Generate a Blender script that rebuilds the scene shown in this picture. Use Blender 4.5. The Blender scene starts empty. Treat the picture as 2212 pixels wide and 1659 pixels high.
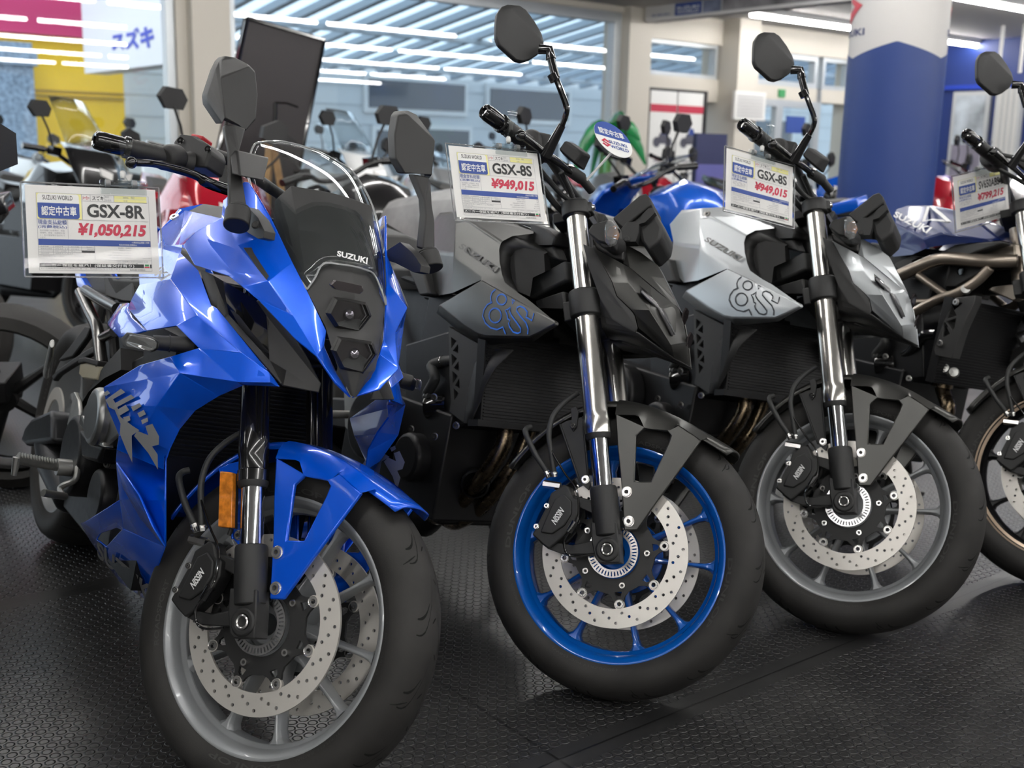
import bpy, bmesh, math, random
from math import pi, sin, cos, radians
from mathutils import Vector as V, Matrix as M4
from mathutils.geometry import tessellate_polygon
random.seed(7)
S = bpy.context.scene
COL = S.collection
# ---------------------------------------------------------------- camera, world, exposure
cam = bpy.data.cameras.new('camera'); cam.sensor_width = 36; cam.lens = 2441.06*36/2212
cam.clip_start = .05; cam.clip_end = 200
cam.dof.use_dof = True; cam.dof.focus_distance = 2.15; cam.dof.aperture_fstop = 39.7/1000/0.0085
camo = bpy.data.objects.new('camera', cam); COL.objects.link(camo); S.camera = camo
CR, CU, CF = V((.999753, .0044714, .0217684)), V((-.0222229, .2011594, .9793064)), V((0, .9795483, -.2012091))
camo.matrix_world = M4((( CR.x, CU.x, -CF.x, 0), (CR.y, CU.y, -CF.y, 0), (CR.z, CU.z, -CF.z, 1.12256), (0, 0, 0, 1)))
S.view_settings.view_transform = 'Standard'; S.view_settings.look = 'None'
S.view_settings.gamma = 1; S.view_settings.use_curve_mapping = False
S.view_settings.exposure = 0.0
w = bpy.data.worlds.new('sky'); S.world = w; w.use_nodes = True
w.node_tree.nodes['Background'].inputs[0].default_value = (.80, .90, 1, 1)
w.node_tree.nodes['Background'].inputs[1].default_value = 2.7
try:
    S.cycles.max_bounces = 7; S.cycles.diffuse_bounces = 3; S.cycles.glossy_bounces = 3
    S.cycles.transmission_bounces = 5; S.cycles.transparent_max_bounces = 10
    S.cycles.caustics_reflective = False; S.cycles.caustics_refractive = False
    S.cycles.sample_clamp_indirect = 4; S.cycles.use_denoising = True
except Exception: pass
# room frame: a runs along the window wall, b goes towards it
TH = radians(38.3)
def R3(a, b, z=0): return V((a*cos(TH)-b*sin(TH), a*sin(TH)+b*cos(TH), z))
RM = M4.Rotation(TH, 4, 'Z')
# ---------------------------------------------------------------- materials
MATS = {}
def mat(n, col, rough=.5, metal=0, coat=0, spec=.5, bump=0, bscale=400, emis=0, alpha=1, trans=0, ior=1.45, noise=0, nscale=6, sheen=0):
    if n in MATS: return MATS[n]
    m = bpy.data.materials.new(n); m.use_nodes = True; t = m.node_tree; p = t.nodes['Principled BSDF']
    I = p.inputs
    I['Base Color'].default_value = (*col, 1); I['Roughness'].default_value = rough; I['Metallic'].default_value = metal
    I['Coat Weight'].default_value = coat; I['Coat Roughness'].default_value = .03; I['Specular IOR Level'].default_value = spec
    I['IOR'].default_value = ior; I['Alpha'].default_value = alpha; I['Transmission Weight'].default_value = trans
    if emis: I['Emission Color'].default_value = (*col, 1); I['Emission Strength'].default_value = emis
    tc = t.nodes.new('ShaderNodeTexCoord')
    nz = t.nodes.new('ShaderNodeTexNoise'); nz.inputs['Scale'].default_value = bscale if bump else nscale*8; nz.inputs['Detail'].default_value = 3
    t.links.new(tc.outputs['Object'], nz.inputs['Vector'])
    if bump:
        b = t.nodes.new('ShaderNodeBump'); b.inputs['Strength'].default_value = bump; b.inputs['Distance'].default_value = .002
        t.links.new(nz.outputs['Fac'], b.inputs['Height']); t.links.new(b.outputs['Normal'], I['Normal'])
    mr = t.nodes.new('ShaderNodeMapRange'); mr.inputs['To Min'].default_value = max(rough-.04, .0); mr.inputs['To Max'].default_value = rough+.05
    t.links.new(nz.outputs['Fac'], mr.inputs['Value'])
    if not trans: t.links.new(mr.outputs['Result'], I['Roughness'])
    if noise:
        n2 = t.nodes.new('ShaderNodeTexNoise'); n2.inputs['Scale'].default_value = nscale; n2.inputs['Detail'].default_value = 4
        t.links.new(tc.outputs['Object'], n2.inputs['Vector'])
        cr = t.nodes.new('ShaderNodeValToRGB')
        cr.color_ramp.elements[0].position = .3; cr.color_ramp.elements[1].position = .7
        cr.color_ramp.elements[0].color = (*[c*(1-noise) for c in col], 1); cr.color_ramp.elements[1].color = (*[min(1, c*(1+noise)) for c in col], 1)
        t.links.new(n2.outputs['Fac'], cr.inputs['Fac']); t.links.new(cr.outputs['Color'], I['Base Color'])
    MATS[n] = m; return m
def glassy(n, tint=(1, 1, 1), ior=1.5, alpha=.0, gloss=1.0):
    """thin clear pane: straight-through light plus fresnel reflection"""
    if n in MATS: return MATS[n]
    m = bpy.data.materials.new(n); m.use_nodes = True; t = m.node_tree; t.nodes.clear()
    o = t.nodes.new('ShaderNodeOutputMaterial'); mx = t.nodes.new('ShaderNodeMixShader'); tr = t.nodes.new('ShaderNodeBsdfTransparent')
    gl = t.nodes.new('ShaderNodeBsdfGlossy'); fr = t.nodes.new('ShaderNodeFresnel')
    tr.inputs[0].default_value = (*tint, 1); gl.inputs['Roughness'].default_value = .01; ge = t.nodes.new('ShaderNodeNewGeometry'); mr = t.nodes.new('ShaderNodeMapRange'); mr.inputs[3].default_value = ior; mr.inputs[4].default_value = 1/ior
    t.links.new(ge.outputs['Backfacing'], mr.inputs[0]); t.links.new(mr.outputs[0], fr.inputs['IOR'])
    t.links.new(fr.outputs[0], mx.inputs[0]); t.links.new(tr.outputs[0], mx.inputs[1]); t.links.new(gl.outputs[0], mx.inputs[2])
    t.links.new(mx.outputs[0], o.inputs[0]); MATS[n] = m; return m
# ---------------------------------------------------------------- mesh helpers
class MB:
    def __init__(s, cuts=False): s.v = []; s.f = []; s.m = []; s.mi = 0; s.cuts = [] if cuts else None
    def add(s, vs, fs):
        o = len(s.v); s.v += [tuple(x) for x in vs]; s.f += [tuple(i+o for i in f) for f in fs]; s.m += [s.mi]*len(fs); return s
    def cut(s):
        if s.cuts is not None: s.cuts.append((len(s.v), len(s.f)))
    def pieces(s):
        c = s.cuts+[(len(s.v), len(s.f))]; o = []
        for (v0, f0), (v1, f1) in zip(c, c[1:]):
            q = MB(); q.v = s.v[v0:v1]; q.f = [tuple(i-v0 for i in f) for f in s.f[f0:f1]]; q.m = s.m[f0:f1]; o.append(q)
        return o
    def poly(s, vs): return s.add(vs, [tuple(range(len(vs)))])
    def hexa(s, p): return s.add(p, [(0, 1, 2, 3), (7, 6, 5, 4), (0, 4, 5, 1), (1, 5, 6, 2), (2, 6, 7, 3), (3, 7, 4, 0)])
    def box(s, c, d, R=None):
        c = V(c); p = []
        for z in (-1, 1):
            for x, y in ((-1, -1), (1, -1), (1, 1), (-1, 1)):
                q = V((x*d[0]/2, y*d[1]/2, z*d[2]/2)); p.append(c+(R @ q if R else q))
        return s.add(p, [(3, 2, 1, 0), (4, 5, 6, 7), (0, 1, 5, 4), (1, 2, 6, 5), (2, 3, 7, 6), (3, 0, 4, 7)])
    def tube(s, pts, r, n=12, cap=True, flat=1, up=None):
        pts = [V(p) for p in pts]; N = len(pts); rs = r if isinstance(r, (list, tuple)) else [r]*N
        vs = []; u = None
        for i, p in enumerate(pts):
            t = (pts[min(i+1, N-1)]-pts[max(i-1, 0)]).normalized()
            if u is None:
                a = V(up) if up else (V((0, 0, 1)) if abs(t.z) < .9 else V((1, 0, 0))); u = (a-t*a.dot(t)).normalized()
            else: u = (u-t*u.dot(t)).normalized()
            w_ = t.cross(u)
            vs += [p+(u*cos(k*2*pi/n)+w_*sin(k*2*pi/n)*flat)*rs[i] for k in range(n)]
        fs = [(i*n+k, i*n+(k+1) % n, (i+1)*n+(k+1) % n, (i+1)*n+k) for i in range(N-1) for k in range(n)]
        if cap: fs += [tuple(range(n-1, -1, -1)), tuple((N-1)*n+k for k in range(n))]
        return s.add(vs, fs)
    def cyl(s, a, b, r, r2=None, n=24): return s.tube([a, b], [r, r if r2 is None else r2], n)
    def lathe(s, prof, o=(0, 0, 0), ax=(0, 0, 1), n=48, a0=0, a1=2*pi, closed=False, ref=None):
        ax = V(ax).normalized(); r0 = V(ref) if ref else (V((1, 0, 0)) if abs(ax.x) < .9 else V((0, 0, 1)))
        u = (r0-ax*r0.dot(ax)).normalized(); w_ = ax.cross(u); o = V(o); full = abs(a1-a0-2*pi) < 1e-6
        ns = n if full else n+1; P = len(prof); vs = []
        for i in range(ns):
            t = a0+(a1-a0)*i/n; d = u*cos(t)+w_*sin(t)
            vs += [o+d*r+ax*h for r, h in prof]
        fs = []
        for i in range(n):
            j = (i+1) % ns
            for k in range(P if closed else P-1): fs.append((i*P+k, j*P+k, j*P+(k+1) % P, i*P+(k+1) % P))
        return s.add(vs, fs)
    def plate(s, loops, vec):
        """flat outline with holes, given thickness vec"""
        loops = [[V(p) for p in l] for l in loops]; vec = V(vec); flat = [p for l in loops for p in l]
        tr = tessellate_polygon(loops); n = len(flat); nrm = V((0, 0, 0))
        for t in tr: nrm += (flat[t[1]]-flat[t[0]]).cross(flat[t[2]]-flat[t[0]])*1
        fs = []
        for t in tr:
            c = (flat[t[1]]-flat[t[0]]).cross(flat[t[2]]-flat[t[0]])
            t = tuple(t) if c.dot(vec) < 0 else tuple(t)[::-1]
            fs += [t, tuple(i+n for i in t[::-1])]
        k = 0
        for l in loops:
            m_ = len(l)
            for i in range(m_): fs.append((k+i, k+(i+1) % m_, k+(i+1) % m_+n, k+i+n))
            k += m_
        return s.add(flat+[p+vec for p in flat], fs)
    def grid(s, rows, closed=False):
        c = len(rows[0]); vs = [p for r in rows for p in r]
        return s.add(vs, [(i*c+k, i*c+(k+1) % c, (i+1)*c+(k+1) % c, (i+1)*c+k) for i in range(len(rows)-1) for k in range(c if closed else c-1)])
    def ribbon(s, pts, wd, nrm, closed=False):
        pts = [V(p) for p in pts]; nrm = V(nrm).normalized(); N = len(pts); vs = []
        for i in range(N):
            a = pts[(i-1) % N] if closed or i > 0 else pts[0]; b = pts[(i+1) % N] if closed or i < N-1 else pts[-1]
            d = nrm.cross(b-a).normalized(); vs += [pts[i]+d*wd/2, pts[i]-d*wd/2]
        return s.add(vs, [(2*i, 2*((i+1) % N), 2*((i+1) % N)+1, 2*i+1) for i in range(N if closed else N-1)])
    def mirror(s):
        o = MB(); o.cuts = list(s.cuts) if s.cuts else None; o.v = [(x, -y, z) for x, y, z in s.v]; o.f = [f[::-1] for f in s.f]; o.m = list(s.m); return o
    def mesh(s, name, mats, ang=35, weld=False, fixn=True):
        me = bpy.data.meshes.new(name); me.from_pydata(s.v, [], s.f); me.update()
        for m in (mats if isinstance(mats, (list, tuple)) else [mats]): me.materials.append(m)
        if s.m and max(s.m) >= len(me.materials): me.materials.append(mat('socket_shade', (.02, .02, .02), .6))  # dark colour stands in for the shade inside bolt sockets
        if any(s.m): me.polygons.foreach_set('material_index', s.m)
        if fixn or weld:
            b = bmesh.new(); b.from_mesh(me)
            if weld: bmesh.ops.remove_doubles(b, verts=b.verts, dist=1e-4)
            if fixn: bmesh.ops.recalc_face_normals(b, faces=b.faces)
            b.to_mesh(me); b.free()
        if ang: me.shade_smooth(); me.set_sharp_from_angle(angle=radians(ang))
        return me
IDM = M4.Identity(4)
def ob(name, mb, mats, parent=None, ml=None, bevel=0, seg=2, solid=0, off=0, ang=35, weld=False, label=None, sub=0, out=None, blim=24):
    if isinstance(mb, MB) and mb.cuts and len(mb.cuts) > 1:
        return [ob(name, q, mats, parent, ml, bevel, seg, solid, off, ang, weld, label, sub, out, blim) for q in mb.pieces()][0]
    me = mb if isinstance(mb, bpy.types.Mesh) else mb.mesh(name, mats, ang, weld)
    if out is not None:
        q = V((0, 0, 0))
        for f in me.polygons: q += f.normal*f.area
        if q.dot(V(out)) < 0: me.flip_normals()
    o = bpy.data.objects.new(name, me); COL.objects.link(o)
    if parent: o.parent = parent
    if ml is not None: o.matrix_local = ml
    if sub:
        q = o.modifiers.new('s', 'SUBSURF'); q.levels = q.render_levels = sub
    if solid:
        q = o.modifiers.new('t', 'SOLIDIFY'); q.thickness = solid; q.offset = off
    if bevel:
        q = o.modifiers.new('b', 'BEVEL'); q.width = bevel; q.segments = seg; q.limit_method = 'ANGLE'; q.angle_limit = radians(blim); q.use_clamp_overlap = True
    if label: o['label'] = label
    return o
def tag(o, label, cat, group=None, kind=None):
    o['label'] = label; o['category'] = cat
    if group: o['group'] = group
    if kind: o['kind'] = kind
    return o
def struct(o, label=None):
    o['kind'] = 'structure'
    if label: o['label'] = label
    return o
def empty(name, mw=None, label=None, cat=None, group=None):
    o = bpy.data.objects.new(name, None); COL.objects.link(o); o.empty_display_size = .1
    if mw is not None: o.matrix_world = mw
    if label: tag(o, label, cat, group)
    return o
# ---------------------------------------------------------------- lettering
FONT = {}
def glyphs(txt, bold=0.0):
    k = (txt, bold)
    if k in FONT: return FONT[k]
    cu = bpy.data.curves.new('t', 'FONT'); cu.body = txt; cu.offset = bold; cu.resolution_u = 3; cu.fill_mode = 'BOTH'
    o = bpy.data.objects.new('t', cu); COL.objects.link(o)
    dg = bpy.context.evaluated_depsgraph_get(); me = o.evaluated_get(dg).to_mesh()
    vs = [tuple(v.co) for v in me.vertices]; fs = [tuple(p.vertices) for p in me.polygons]
    o.evaluated_get(dg).to_mesh_clear(); bpy.data.objects.remove(o); bpy.data.curves.remove(cu)
    if vs:
        x0 = min(v[0] for v in vs); x1 = max(v[0] for v in vs); y0 = min(v[1] for v in vs); y1 = max(v[1] for v in vs)
        vs = [((v[0]-x0)/max(x1-x0, 1e-6), (v[1]-y0)/max(y1-y0, 1e-6)) for v in vs]
    FONT[k] = (vs, fs); return FONT[k]
def quad_text(mb, txt, TL, TR, BR, BL, bold=0.0):
    TL, TR, BR, BL = map(V, (TL, TR, BR, BL)); vs, fs = glyphs(txt, bold)
    return mb.add([(BL*(1-x)+BR*x)*(1-y)+(TL*(1-x)+TR*x)*y for x, y in vs], fs)
TR = {
's_tank':([[-715,-86,978],[-608,-86,981],[-524,-94,961],[-399,-78,950],[-386,-86,942],[-415,-123,927],[-419,-148,909],[-412,-154,890],[-392,-161,864],[-366,-166,836],[-345,-170,820],[-284,-174,803],[-239,-178,794],[-620,-123,954],[-684,-107,947],[-595,-156,864],[-594,-156,862],[-437,-168,827],[-420,-167,830],[-562,-162,772],[-433,-173,816],[-117,-189,760],[-831,-70,962],[-884,-66,925],[-706,-135,863],[-776,-115,867],[-661,-135,759],[-807,-107,808],[-513,-152,841]],[[0,1,2,13,14],[2,3,4,5,6,13],[13,6,7,8,9,18,16,14],[14,15,24,22,0],[15,19,26,24],[22,24,25,23],[24,26,27,25],[16,17,20,19],[16,18,17],[17,18,9,10,20],[20,10,11,12,21]]),
's_wing':([[-600,-169,738],[-432,-174,816],[-116,-190,760],[-108,-191,752],[-170,-189,724],[-194,-188,714],[-364,-181,692],[-399,-180,692],[-466,-176,703],[-632,-154,716],[-532,-154,689],[-409,-154,669],[-379,-154,672],[-207,-160,707]],[[0,1,2,3,4,5,6,7,8],[0,8,10,9],[8,7,11,10],[7,6,12,11],[6,5,13,12],[5,4,3,13]]),
's_logo0':([[-310.0,-181.7,783.6],[-309.6,-181.9,780.2],[-310.9,-181.9,776.9],[-313.8,-181.9,774.1],[-318.1,-181.8,771.8],[-323.4,-181.6,770.5],[-329.2,-181.3,770.1],[-335.1,-181.0,770.7],[-340.4,-180.7,772.3],[-344.8,-180.4,774.7],[-347.8,-180.2,777.8],[-349.1,-180.0,781.2],[-348.7,-179.9,784.6],[-346.5,-179.9,787.7],[-342.8,-180.0,790.3],[-337.9,-180.1,792.1],[-332.2,-180.4,793.0],[-326.3,-180.6,792.8],[-320.7,-180.9,791.6],[-315.8,-181.2,789.6],[-312.2,-181.5,786.8],[-310.0,-181.7,783.6]],None),
's_logo1':([[-316.8,-182.7,746.7],[-316.1,-182.9,742.0],[-317.6,-183.0,737.4],[-321.2,-183.0,733.4],[-326.6,-182.8,730.3],[-333.3,-182.6,728.4],[-340.8,-182.3,727.8],[-348.4,-181.9,728.7],[-355.4,-181.5,730.9],[-361.1,-181.1,734.2],[-365.1,-180.8,738.4],[-367.0,-180.6,743.1],[-366.5,-180.4,747.9],[-363.9,-180.4,752.3],[-359.2,-180.5,755.9],[-352.9,-180.7,758.4],[-345.7,-180.9,759.6],[-338.1,-181.3,759.4],[-330.8,-181.7,757.8],[-324.5,-182.1,754.9],[-319.7,-182.4,751.1],[-316.8,-182.7,746.7]],None),
's_logo2':([[-362.4,-178.7,800.9],[-374.1,-178.5,792.6],[-376.5,-178.7,782.0],[-369.4,-179.5,770.8]],None),
's_logo3':([[-364.7,-179.7,771.4],[-383.1,-179.1,763.7],[-392.6,-179.1,750.2],[-392.1,-179.7,736.3],[-374.8,-180.9,722.4],[-348.7,-182.4,714.7],[-321.0,-183.7,714.4],[-300.4,-184.3,722.9],[-294.0,-184.8,716.9],[-284.1,-185.5,709.4]],None),
's_logo4':([[-305.6,-182.7,760.3],[-295.7,-183.1,763.0],[-287.9,-183.2,769.0],[-287.1,-183.6,759.6],[-277.3,-184.3,752.0],[-250.9,-186.0,739.8],[-230.6,-187.3,728.9],[-228.6,-187.6,721.6],[-237.7,-187.4,717.5],[-256.3,-186.5,717.9],[-275.3,-185.3,727.1],[-281.3,-184.8,734.4],[-278.2,-184.7,740.8],[-288.4,-184.1,742.9],[-294.4,-183.5,751.9],[-304.3,-182.8,759.5]],None),
's_logo5':([[-200.3,-189.0,720.5],[-202.5,-188.5,731.6],[-215.0,-187.5,743.3],[-243.1,-185.8,755.1],[-261.1,-184.6,764.5],[-261.7,-184.3,771.6],[-251.0,-184.7,775.6],[-233.5,-185.6,773.4],[-219.4,-186.5,766.5],[-218.4,-186.8,759.0],[-221.6,-186.7,755.8],[-195.0,-188.1,750.9],[-193.9,-187.6,767.2]],None),
's_logo6':([[-287.7,-182.6,786.6],[-282.9,-183.2,776.9],[-276.6,-183.2,784.5],[-287.4,-182.7,786.1]],None),
's_tanktext':([[-577,-148,894],[-385,-168,852],[-401,-172,840],[-588,-152,882]],None),
's_tankbolt':([[-649,-112,959]],None),
's_recess':([[-392,-81,942],[-418,-120,927],[-422,-144,908],[-416,-150,890],[-395,-157,863],[-370,-162,837],[-348,-166,820],[-289,-170,803],[-325,-82,904],[-351,-94,905],[-385,-107,905],[-404,-115,895],[-410,-119,880],[-402,-123,858],[-378,-127,830],[-335,-135,805],[-383,-82,924]],[[0,1,9,8,16],[1,2,10,9],[2,3,11,10],[3,4,12,11],[4,5,13,12],[5,6,14,13],[6,7,15,14]]),
's_airbox':([[-325,-82,904],[-351,-94,905],[-385,-107,905],[-404,-115,895],[-410,-119,880],[-402,-123,858],[-378,-127,830],[-335,-135,805],[-326,-107,799],[-352,-90,842],[-323,-66,867],[-340,-66,901],[-327,-90,898],[-316,-86,860]],[[0,1,2,3,4,5,6,7,8,9,13,12],[12,13,10,11]]),
's_steercover':([[-480,-66,963],[-412,-66,955],[-403,-66,928],[-375,-66,916],[-313,-66,922],[-312,-66,940],[-340,-66,954],[-403,-66,965]],[[0,1,2,3,4,5,6,7]]),
's_bracket':([[-367,-59,912],[-323,-59,921],[-292,-59,891],[-344,-59,893]],[[0,1,2,3]]),
's_duct':([[-390,-57,844],[-348,-57,857],[-272,-57,893],[-253,-57,848],[-370,-57,794],[-384,-57,796]],[[0,1,2,3,4,5]]),
's_rail':([[-346,-64,792],[-248,-64,825],[-230,-64,787],[-332,-64,775]],[[0,1,2,3]]),
's_kneepad':([[-803,-123,805],[-772,-123,817],[-739,-123,818],[-681,-123,758],[-729,-123,748],[-765,-123,776]],[[0,1,2,3,4,5]]),
's_radcover':([[-579,-144,691],[-543,-144,685],[-483,-144,675],[-420,-144,666],[-382,-144,666],[-335,-144,673],[-391,-144,654],[-424,-144,638],[-436,-144,623],[-438,-144,602],[-445,-144,564],[-441,-144,524],[-437,-144,481],[-508,-144,494],[-509,-144,517],[-532,-144,566],[-554,-144,626]],[[0,1,2,3,4,5,6,7,8,9,10,11,12,13,14,15,16]]),
's_radhole0':([[-560,-144,668],[-533,-144,662],[-550,-144,641]],[[0,1,2]]),
's_radhole1':([[-525,-144,656],[-516,-144,634],[-541,-144,637]],[[0,1,2]]),
's_radhole2':([[-545,-144,629],[-517,-144,622],[-534,-144,601]],[[0,1,2]]),
's_radhole3':([[-509,-144,617],[-500,-144,594],[-524,-144,598]],[[0,1,2]]),
's_radhole4':([[-528,-144,590],[-500,-144,583],[-516,-144,562]],[[0,1,2]]),
's_radhole5':([[-493,-144,578],[-483,-144,555],[-506,-144,558]],[[0,1,2]]),
's_radhole6':([[-509,-144,551],[-484,-144,544],[-497,-144,524]],[[0,1,2]]),
's_radwall':([[-335,-144,673],[-391,-144,654],[-424,-144,638],[-436,-144,623],[-438,-144,602],[-445,-144,564],[-441,-144,524],[-437,-144,481],[-300,-144,676],[-310,-161,649],[-318,-172,629],[-325,-176,609],[-332,-179,586],[-345,-175,554],[-357,-175,524],[-365,-178,492]],[[0,1,9,8],[1,2,10,9],[2,3,11,10],[3,4,12,11],[4,5,13,12],[5,6,14,13],[6,7,15,14]]),
's_cowl':([[-238,-135,901],[-197,-125,892],[-171,-112,888],[-160,-100,888],[-107,-80,864],[-57,-50,846],[-46,-22,844],[-28,-17,817],[-7,-12,779],[16,-7,728],[-21,-25,734],[-95,-105,762],[-108,-112,785],[-122,-115,795],[-157,-125,812],[-175,-130,838],[-143,-124,848],[-83,-110,806],[-24,-74,751]],[[0,1,2,16,15],[16,17,13,14,15],[17,18,10,11,12,13],[2,3,4,17,16],[4,5,6,7,8,18,17],[8,9,10,18]]),
's_slot':([[-117,-122,848],[-76,-61,836],[-67,-51,831],[-22,-38,777],[-32,-65,771],[-75,-87,814],[-108,-128,830]],[[0,1,2,3,4,5,6]]),
's_poslamp':([[-109,-126,839],[-74,-74,829],[-65,-65,824],[-28,-56,778],[-31,-67,774],[-72,-87,817],[-106,-129,833]],[[0,1,2,3,4,5,6]]),
's_fly':([[-197,-62,946],[-178,-90,894],[-160,-100,888],[-57,-50,846],[-46,-22,844],[-62,-24,862],[-98,-26,901],[-122,-24,926],[-168,-34,944],[-119,-62,889]],[[0,1,2],[0,2,9],[2,3,9],[3,4,5,9],[0,9,6,7,8],[9,5,6]]),
's_cowlinner':([[-262,-141,902],[-246,-139,899],[-237,-138,900],[-174,-133,837],[-156,-128,811],[-122,-118,794],[-108,-115,784],[-95,-108,761],[-96,-106,750],[-150,-118,765],[-189,-130,798],[-236,-138,860],[-174,-100,745],[-187,-105,772]],[[0,1,2,3,4,5,6,7,8,9,10,11],[10,9,8,12,13]]),
's_tray':([[-174,-100,745],[-92,-106,752],[-20,-26,734],[16,-7,728],[-21,-4,736],[-67,10,741],[-157,10,746],[-184,-10,743]],[[0,1,6,7],[1,2,5,6],[2,3,4,5]]),
's_turnbody':([[-238,-205,915],[-233,-205,931],[-204,-205,948],[-193,-205,948],[-182,-205,928],[-177,-205,898],[-209,-205,898],[-232,-205,909]],[[0,1,2,3,4,5,6,7]]),
's_turnlens':([[-200,-214,944],[-191,-214,945],[-176,-214,934],[-168,-214,922],[-168,-214,900],[-179,-214,892],[-189,-214,897],[-197,-214,913],[-202,-214,933]],[[0,1,2,3,4,5,6,7,8]]),
's_turnstem':([[-194,-195,908],[-202,-95,926]],None),
's_turnblock':([[-260,-100,930],[-238,-100,927],[-194,-100,943],[-185,-100,924],[-178,-100,899],[-205,-100,899],[-248,-100,912]],[[0,1,2,3,4,5,6]]),
's_meter':([[-238,-85,990],[-195,-85,1055],[-184,-85,1062],[-169,-85,1052],[-164,-85,1039],[-177,-85,1019],[-208,-85,973],[-233,-85,986]],[[0,1,2,3,4,5,6,7]]),
's_meterback':([[-212,-70,977],[-182,-70,1024],[-163,-70,1037],[-152,-70,1029],[-125,-70,1000],[-120,-70,971],[-138,-70,939],[-163,-70,956],[-177,-70,980]],[[0,1,2,3,4,5,6,7,8]]),
's_meterbracket':([[-209,-90,969],[-201,-90,986],[-173,-90,995],[-174,-90,1011],[-164,-90,1028],[-155,-90,1031],[-147,-90,1022],[-156,-90,1004],[-161,-90,995],[-173,-90,988],[-168,-90,969],[-167,-90,948],[-196,-90,941]],[[0,1,2,3,4,5,6,7,8,9,10,11,12]]),
's_barpts':([[-453,-408,1048],[-423,-330,1048],[-407,-235,1057],[-389,-180,1061]],None),
's_lever':([[-388,-352,1035],[-377,-330,1035],[-352,-285,1032],[-337,-240,1035],[-326,-200,1037],[-306,-165,1036]],None),
's_resv':([[-352,-170,1072],[-349,-170,1111],[-311,-140,1101],[-315,-140,1059],[-365,-205,1074],[-357,-205,1100]],None),
's_switch':([[-414,-235,1103],[-381,-205,1097],[-398,-215,1060]],None),
's_mirror':([[-500,-420,1251],[-496,-420,1267],[-484,-420,1274],[-456,-420,1276],[-439,-420,1269],[-414,-420,1249],[-389,-420,1225],[-376,-420,1205],[-379,-420,1183],[-394,-420,1167],[-409,-420,1159],[-424,-420,1160],[-446,-420,1172],[-472,-420,1186],[-483,-420,1199],[-495,-420,1232],[-483,-420,1268]],None),
's_stalk':([[-384,-415,1196],[-364,-410,1200],[-356,-405,1184],[-345,-400,1167],[-336,-395,1151],[-309,-370,1113],[-305,-360,1098],[-316,-335,1080],[-326,-315,1060]],None),
'calbody':([[-147,-118,381],[-135,-118,398],[-122,-118,397],[-105,-118,377],[-93,-118,376],[-84,-118,350],[-88,-118,323],[-97,-118,299],[-111,-118,275],[-120,-118,262],[-143,-118,269],[-164,-118,278],[-161,-118,297],[-157,-118,326],[-154,-118,344],[-155,-118,372]],[[0,1,2,3,4,5,6,7,8,9,10,11,12,13,14,15]]),
'calface':([[-142,-124,364],[-125,-124,380],[-105,-124,370],[-96,-124,345],[-102,-124,318],[-122,-124,292],[-148,-124,288],[-146,-124,320],[-144,-124,346]],[[0,1,2,3,4,5,6,7,8]]),
'caltext':([[-132.5,-126.5,319.2],[-124.1,-126.5,351.7],[-111.7,-126.5,344.7],[-120.1,-126.5,312.2]],None),
'calbracket':([[-147,-104,268],[-128,-104,285],[-112,-104,278],[-79,-104,285],[-31,-104,313],[-18,-104,287],[-41,-104,277],[-88,-104,261],[-124,-104,261]],[[0,1,2,3,4,5,6,7,8]]),
'calarm':([[-113,-108,384],[-95,-108,384],[-66,-108,386],[-56,-108,360],[-87,-108,362],[-105,-108,361]],[[0,1,2,3,4,5]]),
'forkfoot':([[-51,-104,341],[1,-104,358],[18,-104,322],[33,-104,284],[-5,-104,269],[-18,-104,275],[-36,-104,304]],[[0,1,2,3,4,5,6]]),
'axle':([[-1,-128,303]],None),
'hoseA':([[-254,-95,494],[-259,-105,486],[-251,-115,473],[-214,-118,438],[-185,-116,416],[-172,-112,402]],None),
'banjo':([[-179,-112,386],[-142,-112,392]],None),
'hoseB':([[-183,-80,596],[-200,-95,566],[-210,-108,529],[-203,-115,490],[-187,-118,459],[-170,-116,426],[-161,-112,407]],None),
'wire':([[-190,-120,462],[-139,-126,421],[-100,-132,394],[-77,-140,349],[-76,-146,324],[-86,-146,291],[-75,-140,266],[-54,-136,266],[-30,-130,278]],None),
'staybracket':([[-196,-92,519],[-184,-92,531],[-153,-92,549],[-100,-92,434],[-89,-92,416],[-89,-92,404],[-111,-92,413]],[[0,1,2,3,4,5,6]]),
'clipbracket':([[-185,-98,558],[-174,-98,566],[-164,-98,554],[-158,-98,524],[-162,-98,512],[-172,-98,520],[-176,-98,541]],[[0,1,2,3,4,5,6]]),
'staybolt':([[-103,-94,423],[-7,-98,425],[17,-98,369],[-62,-112,304],[-28,-112,267],[-165,-101,523]],None),
'sensor':([[-78,-140,332],[-83,-140,308]],None),
'fender_plate':([[-84,-92,572],[-36,-92,585],[-14,-92,562],[40,-92,574],[51,-92,590],[106,-92,572],[60,-92,426],[39,-92,357],[13,-92,348],[-26,-92,442],[-59,-92,513]],[[0,1,2,3,4,5,6,7,8,9,10]]),
'fender_hole':([[-26,-92,542],[-14,-92,562],[34,-92,570],[43,-92,564],[43,-92,547],[34,-92,461],[1,-92,450]],[[0,1,2,3,4,5,6]]),
'fender_arc':([[-127,-10,608],[-59,-10,616],[28,-10,606],[94,-10,590],[171,0,580],[163,-70,567],[105,-70,578],[-293,-70,406],[-272,-70,441],[-223,-60,495]],None),
's_pipeA':([[-400,-60,517],[-387,-60,482],[-381,-65,443],[-398,-75,390],[-456,-70,324],[-530,-60,257],[-602,-45,215],[-673,-20,194],[-843,60,173]],None),
's_pipeB':([[-413,30,500],[-418,28,465],[-422,15,403],[-434,0,358],[-475,-10,290],[-530,-15,236],[-613,0,195],[-740,50,176]],None),
's_pump':([[-604,-150,484],[-568,-120,497]],None),
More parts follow.
